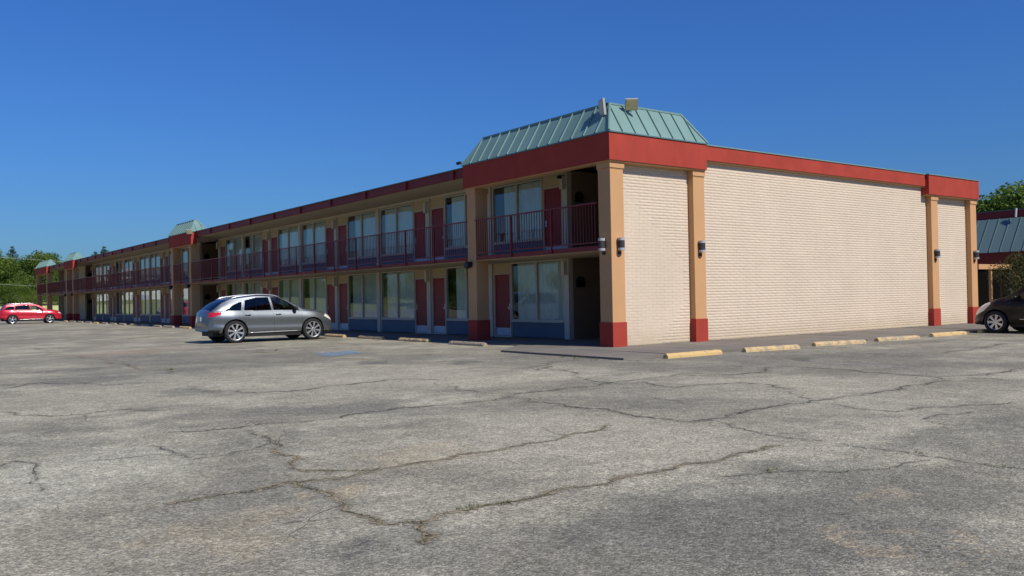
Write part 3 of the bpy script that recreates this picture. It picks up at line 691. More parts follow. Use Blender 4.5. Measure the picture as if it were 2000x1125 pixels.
POST = MB().box(-0.06, 0.12, -0.12, 0.12, 0.0, 2.545).mesh('wall_post', MT['jamb'])
BOXL = MB(); BOXL.box(-0.20, -0.062, -0.075, 0.075, 2.02, 2.44); BOXL.box(-0.205, -0.19, -0.06, 0.06, 2.05, 2.40)
BOXL = BOXL.mesh('light_box', MT['jamb'])
wi = 0
def front(sec, kinds, z0):
    global wi
    for k, kind in enumerate(kinds):
        ya = sec[k]
        wy, dy = (ya+0.17, ya+0.17+WW+0.04) if kind == 'WD' else (ya+0.17+DOORW+0.04, ya+0.17)
        w = link('window', FRM, motel, (D, wy, z0)); 
        link('pane', PANE, w, (0, 0, 0)); link('pane', PANE, w, (0, WW/2-0.01, 0)); link('sill', SILL, w)
        c = link('curtain', CURT[(wi*5+k*3) % 6], w, (0, 0, 0)); wi += 1
        link('panel', PANEL, motel, (D, wy, z0))
        d = link('door', DOOR, motel, (D, dy, z0)); link('door_frame', DFR, d); link('kick_plate', KICK, d)
        link('door_handle', HND, d, (0.0, (0.10 if kind == 'WD' else DOORW-0.10), 0))
        link('wall_panel', HEADP, motel, (D, dy, z0))
        # narrow strips closing the bay
        mb = MB(); e0, e1 = (ya+0.121, ya+P-0.121)
        spans = sorted([(wy, wy+WW), (dy, dy+DOORW)]); cur = e0
        for s0, s1 in spans+[(e1, e1)]:
            if s0-cur > 0.004: MB().box(0.004, 0.09, cur, s0-0.001, 0.0, 2.545).build('wall_strip', MT['cream'], motel, loc=(D, 0, z0))
            cur = s1+0.001
    for k, y in enumerate(sec):
        p = link('wall_post', POST, motel, (D, y, z0))
        if (k % 2 == 0 and k > 0) or k == len(sec)-1 or k == 0: link('light_box', BOXL, p)
for z0, ga, gb in ((0, G_A, G_B), (FL2, U_A, U_B)):
    front(SEC_A, ga, z0); front(SEC_B, gb, z0)
    for s in (SEC_A, SEC_B):
        MB().box(D-0.02, D+0.12, s[0]-0.12, s[-1]+0.12, z0+2.547, z0+(2.64 if z0 else 2.518) if z0 else 2.549).build('wall_header', MT['jamb'], motel)
    # rooms behind: partitions, back wall, ceiling
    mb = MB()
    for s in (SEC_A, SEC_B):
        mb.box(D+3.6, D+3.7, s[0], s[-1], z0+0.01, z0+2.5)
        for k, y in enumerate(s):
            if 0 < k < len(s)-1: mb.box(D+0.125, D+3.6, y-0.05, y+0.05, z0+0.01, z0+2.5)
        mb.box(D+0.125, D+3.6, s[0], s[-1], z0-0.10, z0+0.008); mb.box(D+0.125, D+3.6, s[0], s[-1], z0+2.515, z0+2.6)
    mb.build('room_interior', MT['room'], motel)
    # breezeways: side walls, back, small dark notice box
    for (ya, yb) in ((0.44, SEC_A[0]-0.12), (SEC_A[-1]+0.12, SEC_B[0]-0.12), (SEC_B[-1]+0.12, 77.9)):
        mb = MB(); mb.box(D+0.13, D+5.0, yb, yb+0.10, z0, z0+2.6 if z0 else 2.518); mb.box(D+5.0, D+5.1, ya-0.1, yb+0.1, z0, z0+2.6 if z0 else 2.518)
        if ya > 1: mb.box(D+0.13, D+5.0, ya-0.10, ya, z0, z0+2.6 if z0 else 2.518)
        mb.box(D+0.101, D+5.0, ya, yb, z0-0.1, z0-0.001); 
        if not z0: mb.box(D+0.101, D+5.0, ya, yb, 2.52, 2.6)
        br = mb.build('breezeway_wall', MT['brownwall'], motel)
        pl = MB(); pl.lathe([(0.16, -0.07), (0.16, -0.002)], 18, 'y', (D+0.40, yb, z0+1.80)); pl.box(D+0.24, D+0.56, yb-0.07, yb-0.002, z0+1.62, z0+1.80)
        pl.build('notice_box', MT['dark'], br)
    # closed far part
    MB().box(D, D+0.12, 77.9, 89.2, z0, z0+2.64 if z0 else 2.518).build('wall_panel', MT['soffit'], motel)
    MB().box(D+0.13, D+5, 89.0, 89.2, z0, z0+2.64 if z0 else 2.518).build('wall_panel', MT['soffit'], motel)
MB().box(D+0.1, D+0.14, 77.85, 77.95, 0.5, 2.0).build('downpipe', MT['jamb'], motel)
# small camera and lamp under the tower soffit
c = MB(); c.box(D-0.22, D-0.06, SEC_A[0]-0.06, SEC_A[0]+0.06, 5.0, 5.12); c.lathe([(0.05, 0), (0.055, 0.1)], 12, 'x', (D-0.32, SEC_A[0], 5.05)); c.build('security_camera', MT['dark'], motel)
c = MB(); c.beam((0.05, 6.80, 5.62), (-0.08, 6.88, 5.70), 0.03); c.lathe([(0.04, -0.14), (0.05, -0.12), (0.05, 0.06)], 10, 'y', (-0.10, 6.98, 5.70)); c.build('security_camera', MT['dark'], motel)

# up-down cylinder lamps on the columns
def updown(x, y, z, nx, ny):
    """half-round wall lamp: pale caps, dark middle"""
    o = None
    for (z0, z1, r, m, nm) in ((-0.085, 0.105, 0.086, 'lampbody', 'wall_lamp'), (0.107, 0.178, 0.094, 'white_plastic', 'lamp_cap'), (-0.150, -0.087, 0.094, 'white_plastic', 'lamp_cap')):
        mb = MB().lathe([(r, z0), (r, z1)], 16, 'z', (x+nx*0.085, y+ny*0.085, z)); q = mb.build(nm, MT[m], o or motel, True if False else False)
        if o is None: o = q
    MB().box(x+min(0, nx*0.03)-abs(ny)*0.05, x+max(0, nx*0.03)+abs(ny)*0.05, y+min(0, ny*0.03)-abs(nx)*0.05, y+max(0, ny*0.03)+abs(nx)*0.05, z-0.25, z-0.178).build('lamp_bracket', MT['dark'], o)
updown(0.30, 0.022, 2.66, 0, -1); updown(0.022, 0.30, 2.66, -1, 0); updown(3.43, 0.022, 2.66, 0, -1); updown(16.40, 0.022, 2.66, 0, -1); updown(19.37, 0.022, 2.66, 0, -1)
def bullet(y):
    mb = MB(); mb.lathe([(0.03, 0.0), (0.10, -0.06), (0.12, -0.16), (0.115, -0.22)], 16, 'x', (0.03, y, 2.40)); mb.box(-0.05, 0.022, y-0.06, y+0.06, 2.34, 2.50)
    mb.build('wall_lamp', MT['dark'], motel)
for a, b in COLY[:5]: bullet((a+b)/2+0.05)
# floodlights on the ridge of the corner tower and on the next tower
def flood(px, py, pz, dirx, diry, tilt, size=(0.50, 0.42)):
    d = Vector((dirx, diry, -tilt)).normalized(); s = d.cross(Vector((0,0,1))).normalized(); u = s.cross(d)
    c = Vector((px, py, pz)); w, h = size[0]/2, size[1]/2
    def slabq(c, w, h, t0, t1): return [c+d*t0-s*w-u*h, c+d*t0+s*w-u*h, c+d*t0+s*w+u*h, c+d*t0-s*w+u*h, c+d*t1-s*w-u*h, c+d*t1+s*w-u*h, c+d*t1+s*w+u*h, c+d*t1-s*w+u*h]
    o = MB().hexa(slabq(c, w, h, -0.06, 0.0)).build('floodlight', MT['white_plastic'], motel)
    MB().hexa(slabq(c, w*0.86, h*0.84, 0.001, 0.012)).build('lamp_lens', MT['lampglass'], o)
    mb = MB(); 
    for k in range(7): q = c-d*0.075+s*w*(-0.8+1.6*k/6); mb.beam(q-u*h*0.8, q+u*h*0.8, 0.012, 0.03, d)
    mb.build('cooling_fin', MT['dark'], o)
    mb = MB(); mb.beam(c-d*0.07-u*h*0.2, c-d*0.22-u*h*1.15, 0.05, 0.05); mb.beam(c-d*0.22-u*h*1.15, c-d*0.22-u*h*1.15-Vector((0,0,0.2)), 0.05, 0.05); mb.build('lamp_bracket', MT['steel'], o)
flood(0.93, 0.10, 6.41, -0.75, -1.0, 0.75, (0.34, 0.32))
flood(0.20, 0.50, 6.32, -1.0, 0.42, 0.1, (0.36, 0.44))
flood(-0.20, 35.62, 5.55, -0.75, -1.0, 0.5, (0.32, 0.28))
mb = MB(); mb.tube([(5.9, 0.5, 5.6), (5.9, 0.5, 5.72)], 0.03); mb.build('vent_pipe', MT['dark'], motel)
mb = MB(); mb.tube([(9.6, 0.6, 5.6), (9.6, 0.6, 5.70)], 0.05); mb.build('vent_pipe', MT['dark'], motel)
# ------------------------------------------------------------------ wheel stops
def stop_material():
    m, n, l, b = newmat('chipped_yellow_concrete')
    tc = n.new('ShaderNodeTexCoord'); geo = n.new('ShaderNodeNewGeometry'); oi = n.new('ShaderNodeAttribute'); oi.attribute_type = 'OBJECT'; oi.attribute_name = 'wear'
    n1 = n.new('ShaderNodeTexNoise'); n1.inputs['Scale'].default_value = 5; n1.inputs['Detail'].default_value = 8; n1.inputs['Roughness'].default_value = 0.7; l.new(geo.outputs['Position'], n1.inputs['Vector'])
    n2 = n.new('ShaderNodeTexNoise'); n2.inputs['Scale'].default_value = 45; n2.inputs['Detail'].default_value = 5; l.new(geo.outputs['Position'], n2.inputs['Vector'])
    th = n.new('ShaderNodeMath'); th.operation = 'MULTIPLY_ADD'; th.inputs[1].default_value = 0.30; th.inputs[2].default_value = -0.10; l.new(oi.outputs['Fac'], th.inputs[0])
    sb = n.new('ShaderNodeMath'); sb.operation = 'SUBTRACT'; l.new(n1.outputs['Fac'], sb.inputs[0]); l.new(th.outputs[0], sb.inputs[1])
    mr = n.new('ShaderNodeMapRange'); mr.inputs['From Min'].default_value = 0.36; mr.inputs['From Max'].default_value = 0.46; l.new(sb.outputs[0], mr.inputs['Value'])
    yel = n.new('ShaderNodeMix'); yel.data_type = 'RGBA'; yel.inputs['A'].default_value = (0.62, 0.40, 0.12, 1); yel.inputs['B'].default_value = (0.58, 0.43, 0.25, 1); l.new(oi.outputs['Fac'], yel.inputs['Factor'])
    con = n.new('ShaderNodeMix'); con.data_type = 'RGBA'; con.inputs['A'].default_value = (0.20, 0.155, 0.10, 1); con.inputs['B'].default_value = (0.52, 0.42, 0.28, 1); l.new(n2.outputs['Fac'], con.inputs['Factor'])
    mx = n.new('ShaderNodeMix'); mx.data_type = 'RGBA'; l.new(mr.outputs[0], mx.inputs['Factor']); l.new(con.outputs['Result'], mx.inputs['A']); l.new(yel.outputs['Result'], mx.inputs['B'])
    l.new(mx.outputs['Result'], b.inputs['Base Color']); b.inputs['Roughness'].default_value = 0.9
    bp = n.new('ShaderNodeBump'); bp.inputs['Strength'].default_value = 0.5; bp.inputs['Distance'].default_value = 0.008; l.new(n2.outputs['Fac'], bp.inputs['Height']); l.new(bp.outputs[0], b.inputs['Normal'])
    return m
MT['stop'] = stop_material()
def stop_mesh(seed):
    rr = random.Random(seed); L = 1.83; V, F = [], []; n = 26
    prof = [(-0.085, 0), (-0.08, 0.055), (-0.05, 0.098), (-0.02, 0.11), (0.02, 0.11), (0.05, 0.098), (0.08, 0.055), (0.085, 0)]
    for i in range(n+1):
        x = -L/2+L*i/n; e = 0.86 if i in (0, n) else 1.0
        for (y, z) in prof:
            chip = rr.uniform(0, 0.012) if rr.random() < 0.4 else 0
            if rr.random() < 0.03: chip += 0.02
            V.append((x, y*e*(1-chip*3), z*e-chip*(z > 0.05)))
    m = len(prof)
    for i in range(n):
        for k in range(m-1): F.append((i*m+k, (i+1)*m+k, (i+1)*m+k+1, i*m+k+1))
    F.append(tuple(range(m))); F.append(tuple(n*m+k for k in range(m-1, -1, -1)))
    return MB().add(V, F).mesh('wheel_stop', MT['stop'])
SM = [stop_mesh(k) for k in range(4)]
ORD = ['first', 'second', 'third', 'fourth', 'fifth', 'sixth', 'seventh', 'eighth', 'ninth', 'tenth', 'eleventh', 'twelfth', 'thirteenth']
gp = [(-0.72, -3.35, 0.02), (1.92, -3.45, -0.10), (4.77, -3.43, -0.16), (7.52, -3.46, -0.10), (10.6, -3.32, -0.05), (13.5, -3.30, 0.0)]
gl = ['solid yellow wheel stop beside the corner column, nearest the camera along the brick gable', 'faded peach wheel stop, second from the corner along the brick gable', 'chipped wheel stop, third from the corner along the brick gable',
      'badly worn pale wheel stop, fourth from the corner along the brick gable', 'yellow wheel stop, fifth along the gable, just before the black car', 'yellow wheel stop end showing under the nose of the black car']
for i, (x, y, a) in enumerate(gp):
    o = link('wheel_stop', SM[i % 4], None, (x, y, LOT), a); tag(o, gl[i], 'wheel stop', 'wheel stops along the brick gable'); o['wear'] = (0.35, 0.55, 0.62, 0.7, 0.42, 0.3)[i]
lp = [(-1.22, 4.95, 'grey weathered wheel stop in front of the second column, right end of the front row'), (-0.97, 8.5, 'yellow wheel stop left of the grey one, second from the right in the front row'),
      (-0.92, 11.65, 'yellow wheel stop, third from the right in the row before the rooms'), (-0.90, 14.65, 'yellow wheel stop touching the front wheel of the silver car')]
for i, (x, y, lb) in enumerate(lp):
    o = link('wheel_stop', SM[(i+1) % 4], None, (x, y, LOT), math.pi/2+random.uniform(-0.06, 0.06)); tag(o, lb, 'wheel stop', 'wheel stops before the rooms'); o['wear'] = (1.0, 0.55, 0.5, 0.45)[i]
far_y = [34.4, 37.7, 40.3, 43.2, 46.2, 49.3, 52.2, 55.0, 58.1, 61.0, 64.2, 67.6, 70.9]
for i, y in enumerate(far_y):
    o = link('wheel_stop', SM[i % 4], None, (-0.85, y, LOT), math.pi/2+random.uniform(-0.05, 0.05)); tag(o, 'small pale wheel stop in the far row, %s to the left of the silver car' % ORD[i], 'wheel stop', 'wheel stops before the rooms'); o['wear'] = (0.3, 0.8, 0.9, 0.7)[i % 4]

# ------------------------------------------------------------------ cars
def smooth_interp(pts, x):
    """monotone-ish cubic through the key points"""
    xs_ = np.array([p[0] for p in pts]); ys_ = np.array([p[1] for p in pts]); d = np.diff(ys_)/np.diff(xs_)
    m = np.zeros(len(xs_)); m[0] = d[0]; m[-1] = d[-1]
    for i in range(1, len(xs_)-1): m[i] = 0 if d[i-1]*d[i] <= 0 else 2*d[i-1]*d[i]/(d[i-1]+d[i])
    i = np.clip(np.searchsorted(xs_, x)-1, 0, len(xs_)-2); h = xs_[i+1]-xs_[i]; t = (x-xs_[i])/h
    return (2*t**3-3*t**2+1)*ys_[i]+(t**3-2*t**2+t)*h*m[i]+(-2*t**3+3*t**2)*ys_[i+1]+(t**3-t**2)*h*m[i+1]
def inpoly(poly, x, z):
    inside = np.zeros(x.shape, bool); n = len(poly)
    for i in range(n):
        x1, z1 = poly[i]; x2, z2 = poly[(i+1) % n]
        c = ((z1 > z) != (z2 > z)) & (x < (x2-x1)*(z-z1)/((z2-z1) if z2 != z1 else 1e-9)+x1); inside ^= c
    return inside
def build_car(S):
    root = empty(S['name'])
    X0, X1 = S['x0'], S['x1']
    nx, nL, nG, nR = 300, 50, 30, 22
    u = np.linspace(0, 1, nx); xs_ = X0+(X1-X0)*(0.5-0.5*np.cos(np.pi*u))*0.35+(X1-X0)*u*0.65
    zt = smooth_interp(S['top'], xs_); zb = smooth_interp(S['belt'], xs_); wb = smooth_interp(S['wid'], xs_); wr = smooth_interp(S['roofw'], xs_); zs = smooth_interp(S['sill'], xs_)
    crown = np.clip((zt-zb)*0.5, 0.012, 0.055); zr = np.maximum(zb+0.004, zt-crown)
    rows = []
    for i in range(nx):
        w, ring = wb[i], []
        for k in range(nL):
            t = k/(nL-1); z = zs[i]+(zb[i]-zs[i])*t
            f = 0.90+0.10*math.sin(min(1, t/0.30)*math.pi/2)         # tuck under at the sill
            f -= 0.030*math.exp(-((t-0.42)/0.16)**2)*S.get('scallop', 1)   # hollow flank
            f -= S.get('shoulder', 0.10)*max(0, (t-0.60)/0.40)**2
            ring.append((w*f, z))
        wbt = ring[-1][0]; wrr = min(wr[i], wbt-0.002); hgt = zr[i]-zb[i]
        led = min(0.008, hgt*0.3)
        for k in range(1, nG+1):
            t = k/nG; z = zb[i]+hgt*t; y = (wbt-led)+(wrr-(wbt-led))*t+0.022*math.sin(t*math.pi)*min(1, hgt/0.3); ring.append((y, z))
        for k in range(1, nR+1):
            t = k/nR; a = t*math.pi/2; ring.append((wrr*math.cos(a), zr[i]+(zt[i]-zr[i])*math.sin(a)))
        rows.append(ring)
    A = np.array(rows); nr = A.shape[1]
    # full ring left+right; index 0..nr-1 right side (y<0), mirrored
    V = np.zeros((2, nx, nr, 3)); V[:, :, :, 0] = xs_[None, :, None]; V[0, :, :, 1] = -A[:, :, 0]; V[1, :, :, 1] = A[:, :, 0]; V[:, :, :, 2] = A[None, :, :, 1]
    # bow the ends in plan so that nose and tail are rounded
    yn = np.abs(V[:, :, :, 1])/max(wb)
    for end, k0 in ((X0, S.get('tailbow', 0.16)), (X1, S.get('nosebow', 0.22))):
        w = np.clip(1-np.abs(xs_-end)/0.9, 0, 1)**1.5
        V[:, :, :, 0] += (-(1 if end == X1 else -1)*k0*w)[None, :, None]*yn**2.2
    # round wheel openings
    Rw = S['tyre_r']+0.055
    keep = np.ones((2, nx-1, nr-1), bool)
    cx = (V[:, :-1, :-1, 0]+V[:, 1:, 1:, 0])/2; cz = (V[:, :-1, :-1, 2]+V[:, 1:, 1:, 2])/2; cy = (V[:, :-1, :-1, 1]+V[:, 1:, 1:, 1])/2
    side = (np.arange(nr-1) < nL-1)[None, None, :]
    for ax in S['axles']:
        zc = S['tyre_r']; keep &= ~(((cx-ax)**2+(cz-zc)**2 < Rw**2) & side)
        dx = V[..., 0]-ax; dz = V[..., 2]-zc; rr = np.sqrt(dx**2+dz**2); ins = (rr < Rw) & (rr > 1e-6) & (np.arange(nr) < nL)[None, None, :] & (rr > Rw*0.82)
        V[..., 0] = np.where(ins, ax+dx/np.maximum(rr, 1e-6)*Rw, V[..., 0]); V[..., 2] = np.where(ins, zc+dz/np.maximum(rr, 1e-6)*Rw, V[..., 2])
    sec = np.zeros((2, nx-1, nr-1), int); kk = np.arange(nr-1); sec[:, :, kk >= nL-1] = 1; sec[:, :, kk >= nL-1+nG] = 2
    part = np.zeros(keep.shape, int); names = ['body']
    def region(name, mask):
        names.append(name); part[mask & keep & (part == 0)] = len(names)-1
    for nm, poly in S['windows']:
        m = inpoly(poly, cx, cz) & (sec == 1)
        for sd in (0, 1):
            mm = np.zeros_like(m); mm[sd] = m[sd]; region(nm, mm)
    wsx0, wsx1 = S['windshield']; rgx0, rgx1 = S['rearglass']
    hw = np.abs(cy)
    lim = np.interp(cx, xs_, np.minimum(wr, wb)*S.get('glassw', 0.93))
    region('windshield', (cx > wsx0) & (cx < wsx1) & (sec == 2) & (hw < lim)); region('rear_window', (cx > rgx0) & (cx < rgx1) & (sec == 2) & (hw < lim*0.98))
    for nm, poly in S['lamps']:
        m = inpoly(poly, cx, cz) & (sec < (2 if nm == 'taillight' else 3))
        for sd in (0, 1):
            mm = np.zeros_like(m); mm[sd] = m[sd]; region(nm, mm)
    am = sum(S['axles'])/2
    for sd in (0, 1):
        lt = (cz < S['trim_z']) | ((cz < S['bump_z']) & (cx < X0+0.42)); hm = np.zeros_like(lt); hm[sd] = True
        ax0, ax1 = min(S['axles']), max(S['axles'])
        for zone in (cx < ax0, (cx >= ax0) & (cx < ax1), cx >= ax1): region('lower_trim', lt & hm & zone)
    if 'grille' in S: g0 = S['grille']; region('grille', (cx > X1-0.20) & (cz > g0[0]) & (cz < g0[1]) & (hw < g0[2]) )
    # pull the vertices along each cut-out onto its true outline
    def snap(poly, mask):
        for sd in (0, 1):
            m = mask[sd] & keep[sd]; cnt = np.zeros((nx, nr), int); tot = np.zeros((nx, nr), int)
            for di in (0, 1):
                for dk in (0, 1):
                    cnt[di:nx-1+di, dk:nr-1+dk] += m; tot[di:nx-1+di, dk:nr-1+dk] += 1
            for i, k in np.argwhere((cnt > 0) & (cnt < tot)):
                px_, pz_ = V[sd, i, k, 0], V[sd, i, k, 2]; best = None
                for a in range(len(poly)):
                    x1_, z1_ = poly[a]; x2_, z2_ = poly[(a+1) % len(poly)]; dx_, dz_ = x2_-x1_, z2_-z1_
                    t = min(1, max(0, ((px_-x1_)*dx_+(pz_-z1_)*dz_)/(dx_*dx_+dz_*dz_+1e-12))); qx, qz = x1_+t*dx_, z1_+t*dz_
                    d2 = (qx-px_)**2+(qz-pz_)**2
                    if best is None or d2 < best[0]: best = (d2, qx, qz)
                if best[0] < 0.028**2: V[sd, i, k, 0], V[sd, i, k, 2] = best[1], best[2]
    for nm, poly in S['windows']: snap(poly, inpoly(poly, cx, cz) & (sec == 1))
    for nm, poly in S['lamps']: snap(poly, inpoly(poly, cx, cz) & (sec < (2 if nm == 'taillight' else 3)))
    mats = {'body': S['paint'], 'windshield': MT['carglass_clear'], 'rear_window': MT['carglass'], 'front_side_window': MT['carglass_clear'], 'side_window': MT['carglass'], 'taillight': MT['redlens'], 'headlight': MT['amberlens'], 'lower_trim': MT['blackplastic'], 'grille': MT['blackplastic']}
    idx = np.arange(2*nx*nr).reshape(2, nx, nr)
    q = np.stack([idx[:, :-1, :-1], idx[:, 1:, :-1], idx[:, 1:, 1:], idx[:, :-1, 1:]], -1); q[1] = q[1][:, :, ::-1]
    Vf = V.reshape(-1, 3)
    body = None; kids = []
    def emit(name, faces, m):
        us, inv = np.unique(faces.ravel(), return_inverse=True); me = fastmesh(name, Vf[us], inv.reshape(-1, 4), m, True)
        bm = bmesh.new(); bm.from_mesh(me); bmesh.ops.remove_doubles(bm, verts=bm.verts, dist=0.0008); bmesh.ops.dissolve_degenerate(bm, edges=bm.edges, dist=0.0005); bm.to_mesh(me); bm.free()
        me.polygons.foreach_set('use_smooth', [True]*len(me.polygons)); return link(name, me, root)
    for pi, nm in enumerate(names):
        msk = (part == pi) & keep
        if msk.sum() < 3: continue
        o = emit(nm, q[msk], mats[nm])
    # closed ends, floor and wheel wells
    for i in (0, nx-1):
        cap = MB()
        ring = [tuple(V[0, i, k]) for k in range(0, nr, 3)]+[tuple(V[1, i, k]) for k in range(nr-1, -1, -3)]; cap.add(ring, [tuple(range(len(ring)))]); cap.build('bumper_face', S['paint'], root)
    uf = MB(); W = max(wb)
    a0, a1 = sorted(S['axles']); 
    uf.box(a0+Rw, a1-Rw, -W*0.88, W*0.88, 0.20, 0.36); uf.box(X0+0.28, X1-0.28, -W*0.60, W*0.60, 0.24, 0.42)
    uf.build('underbody', MT['blackplastic'], root)
    for ax in S['axles']:
        for sd in (-1, 1):
            ww = MB(); n = 20; vs_, fs_ = [], []
            for k in range(n+1):
                t = math.pi*(-0.08+1.16*k/n); vs_ += [(ax+Rw*1.01*math.cos(t), sd*W*0.90, S['tyre_r']+Rw*1.01*math.sin(t)), (ax+Rw*1.01*math.cos(t), sd*W*0.55, S['tyre_r']+Rw*1.01*math.sin(t))]
            fs_ = [(2*k, 2*k+1, 2*k+3, 2*k+2) for k in range(n)]; fs_.append(tuple(2*k+1 for k in range(n+1)))
            ww.add(vs_, fs_).build('wheel_well', MT['blackplastic'], root)
    # wheels
    Rt, rr = S['tyre_r'], S['rim_r']
    def wheel_parts():
        prof = [(rr*0.98, -0.10), (rr*1.02, -0.112), (Rt*0.93, -0.116), (Rt*0.985, -0.098), (Rt, -0.075), (Rt, 0.075), (Rt*0.985, 0.098), (Rt*0.93, 0.116), (rr*1.02, 0.112), (rr*0.98, 0.10)]
        tyre = MB().lathe(prof, 40, 'y', cap=False).mesh('tyre', MT['rubber'], True)
        barrel = MB().lathe([(rr*0.98, -0.10), (rr*0.93, -0.085), (rr*0.90, 0.02), (0.02, 0.03)], 36, 'y', cap=False)
        barrel = barrel.mesh('wheel', MT['blackplastic'], True)
        m = MB(); m.lathe([(rr*1.0, -0.108), (rr*0.99, -0.118), (rr*0.93, -0.112), (rr*0.91, -0.09)], 40, 'y', cap=False)
        m.lathe([(0.001, -0.107), (rr*0.15, -0.107), (rr*0.24, -0.098), (rr*0.25, -0.05)], 20, 'y', cap=False)
        ns = S['spokes']
        for k in range(ns):
            t = 2*math.pi*(k+0.25)/ns; ca, sa = math.cos(t), math.sin(t)
            def pt(r, off, y): return (ca*r-sa*off, y, sa*r+ca*off)
            w0, w1 = S.get('spoke_w', (0.034, 0.062)); r0, r1 = rr*0.18, rr*0.95
            m.hexa([pt(r0, -w0, -0.085), pt(r1, -w1, -0.09), pt(r1, w1, -0.09), pt(r0, w0, -0.085), pt(r0, -w0*0.8, -0.106), pt(r1, -w1*0.8, -0.113), pt(r1, w1*0.8, -0.113), pt(r0, w0*0.8, -0.106)])
        return barrel, tyre, m.mesh('rim', MT['alloy'])
    B_, T_, M_ = wheel_parts()
    for ax in S['axles']:
        for sd in (-1, 1):
            w = link('wheel', B_, root, (ax, sd*(W-0.135), Rt)); w.rotation_euler = (0, random.uniform(0, 1), 0 if sd < 0 else math.pi)
            link('tyre', T_, w); link('rim', M_, w)
    def flank(x, z):
        i = int(np.argmin(np.abs(xs_-x))); return float(np.interp(z, A[i, :nL, 1], A[i, :nL, 0]))
    # mirrors, handles, seams, sill strip, roof rails, plate
    for sd in (-1, 1):
        mx, mz = S['mirror']; y0 = flank(mx, mz-0.08); mb = MB()
        vs_ = []; n1, n2 = 8, 10
        for i in range(n1+1):
            ph = math.pi*i/n1
            for k in range(n2): t = 2*math.pi*k/n2; vs_.append((mx+0.075*math.sin(ph)*math.cos(t), sd*(y0+0.12-0.11*math.cos(ph)), mz+0.075*math.sin(ph)*math.sin(t)*(1.0)))
        mb.add(vs_, [(i*n2+k, i*n2+(k+1) % n2, (i+1)*n2+(k+1) % n2, (i+1)*n2+k) for i in range(n1) for k in range(n2)]); mb.beam((mx, sd*(y0-0.04), mz-0.04), (mx, sd*(y0+0.06), mz-0.03), 0.05, 0.04)
        mb.build('wing_mirror', S.get('mirror_mat', S['paint']), root, True)
        for hx in S['handles']:
            hy = flank(hx, S['handle_z'])-0.004; mb = MB(); mb.tube([(hx-0.10, sd*hy, S['handle_z']), (hx-0.08, sd*(hy+0.035), S['handle_z']), (hx+0.08, sd*(hy+0.035), S['handle_z']+0.004), (hx+0.10, sd*hy, S['handle_z']+0.004)], 0.014, 6)
            mb.build('door_handle', S['paint'], root, True)
        for sx, lean in S['seams']:
            pts = [(sx+lean*t, sd*(flank(sx+lean*t, S['sill_z']+0.05+t*(S['seam_top']-S['sill_z']-0.05))-0.0015), S['sill_z']+0.05+t*(S['seam_top']-S['sill_z']-0.05)) for t in np.linspace(0, 1, 12)]
            MB().tube(pts, 0.0045, 5).build('door_seam', MT['blackplastic'], root)
        if S.get('strip'):
            x0_, x1_, z0_ = S['strip']; pts = [(x, sd*(flank(x, z0_)+0.004), z0_+0.02*t) for t, x in zip(np.linspace(0, 1, 14), np.linspace(x0_, x1_, 14))]
            MB().tube(pts, 0.016, 6).build('sill_strip', MT['alloy'], root, True)
        if S.get('rails'):
            x0_, x1_ = S['rails']; pts = []
            for x in np.linspace(x0_, x1_, 16):
                i = int(np.argmin(np.abs(xs_-x))); e = min(1, (x-x0_)/0.15, (x1_-x)/0.15); pts.append((x, sd*(wr[i]-0.03), zr[i]+0.015+0.05*max(0, e)))
            MB().tube(pts, 0.019, 8).build('roof_rail', S.get('rail_mat', MT['alloy']), root, True)
    px, pz = S['plate']; MB().box(px-0.02, px, -0.16, 0.16, pz-0.075, pz+0.075).build('number_plate', MT['plate'], root)
    # seats and wheel inside
    st = MB()
    for sx in S['seats']:
        for sy in (-0.36, 0.36):
            st.box(sx-0.25, sx+0.25, sy-0.24, sy+0.24, 0.45, 0.62); st.hexa([(sx-0.33, sy-0.22, 0.6), (sx-0.18, sy-0.22, 0.6), (sx-0.18, sy+0.22, 0.6), (sx-0.33, sy+0.22, 0.6), (sx-0.50, sy-0.20, 1.12), (sx-0.40, sy-0.20, 1.12), (sx-0.40, sy+0.20, 1.12), (sx-0.50, sy+0.20, 1.12)]); st.box(sx-0.54, sx-0.44, sy-0.12, sy+0.12, 1.14, 1.32)
    st.build('seat', mat('grey_seat_cloth_'+S['name'], (0.10, 0.10, 0.105), 0.9, 0.1, 5, 40, 0.1), root)
    return root

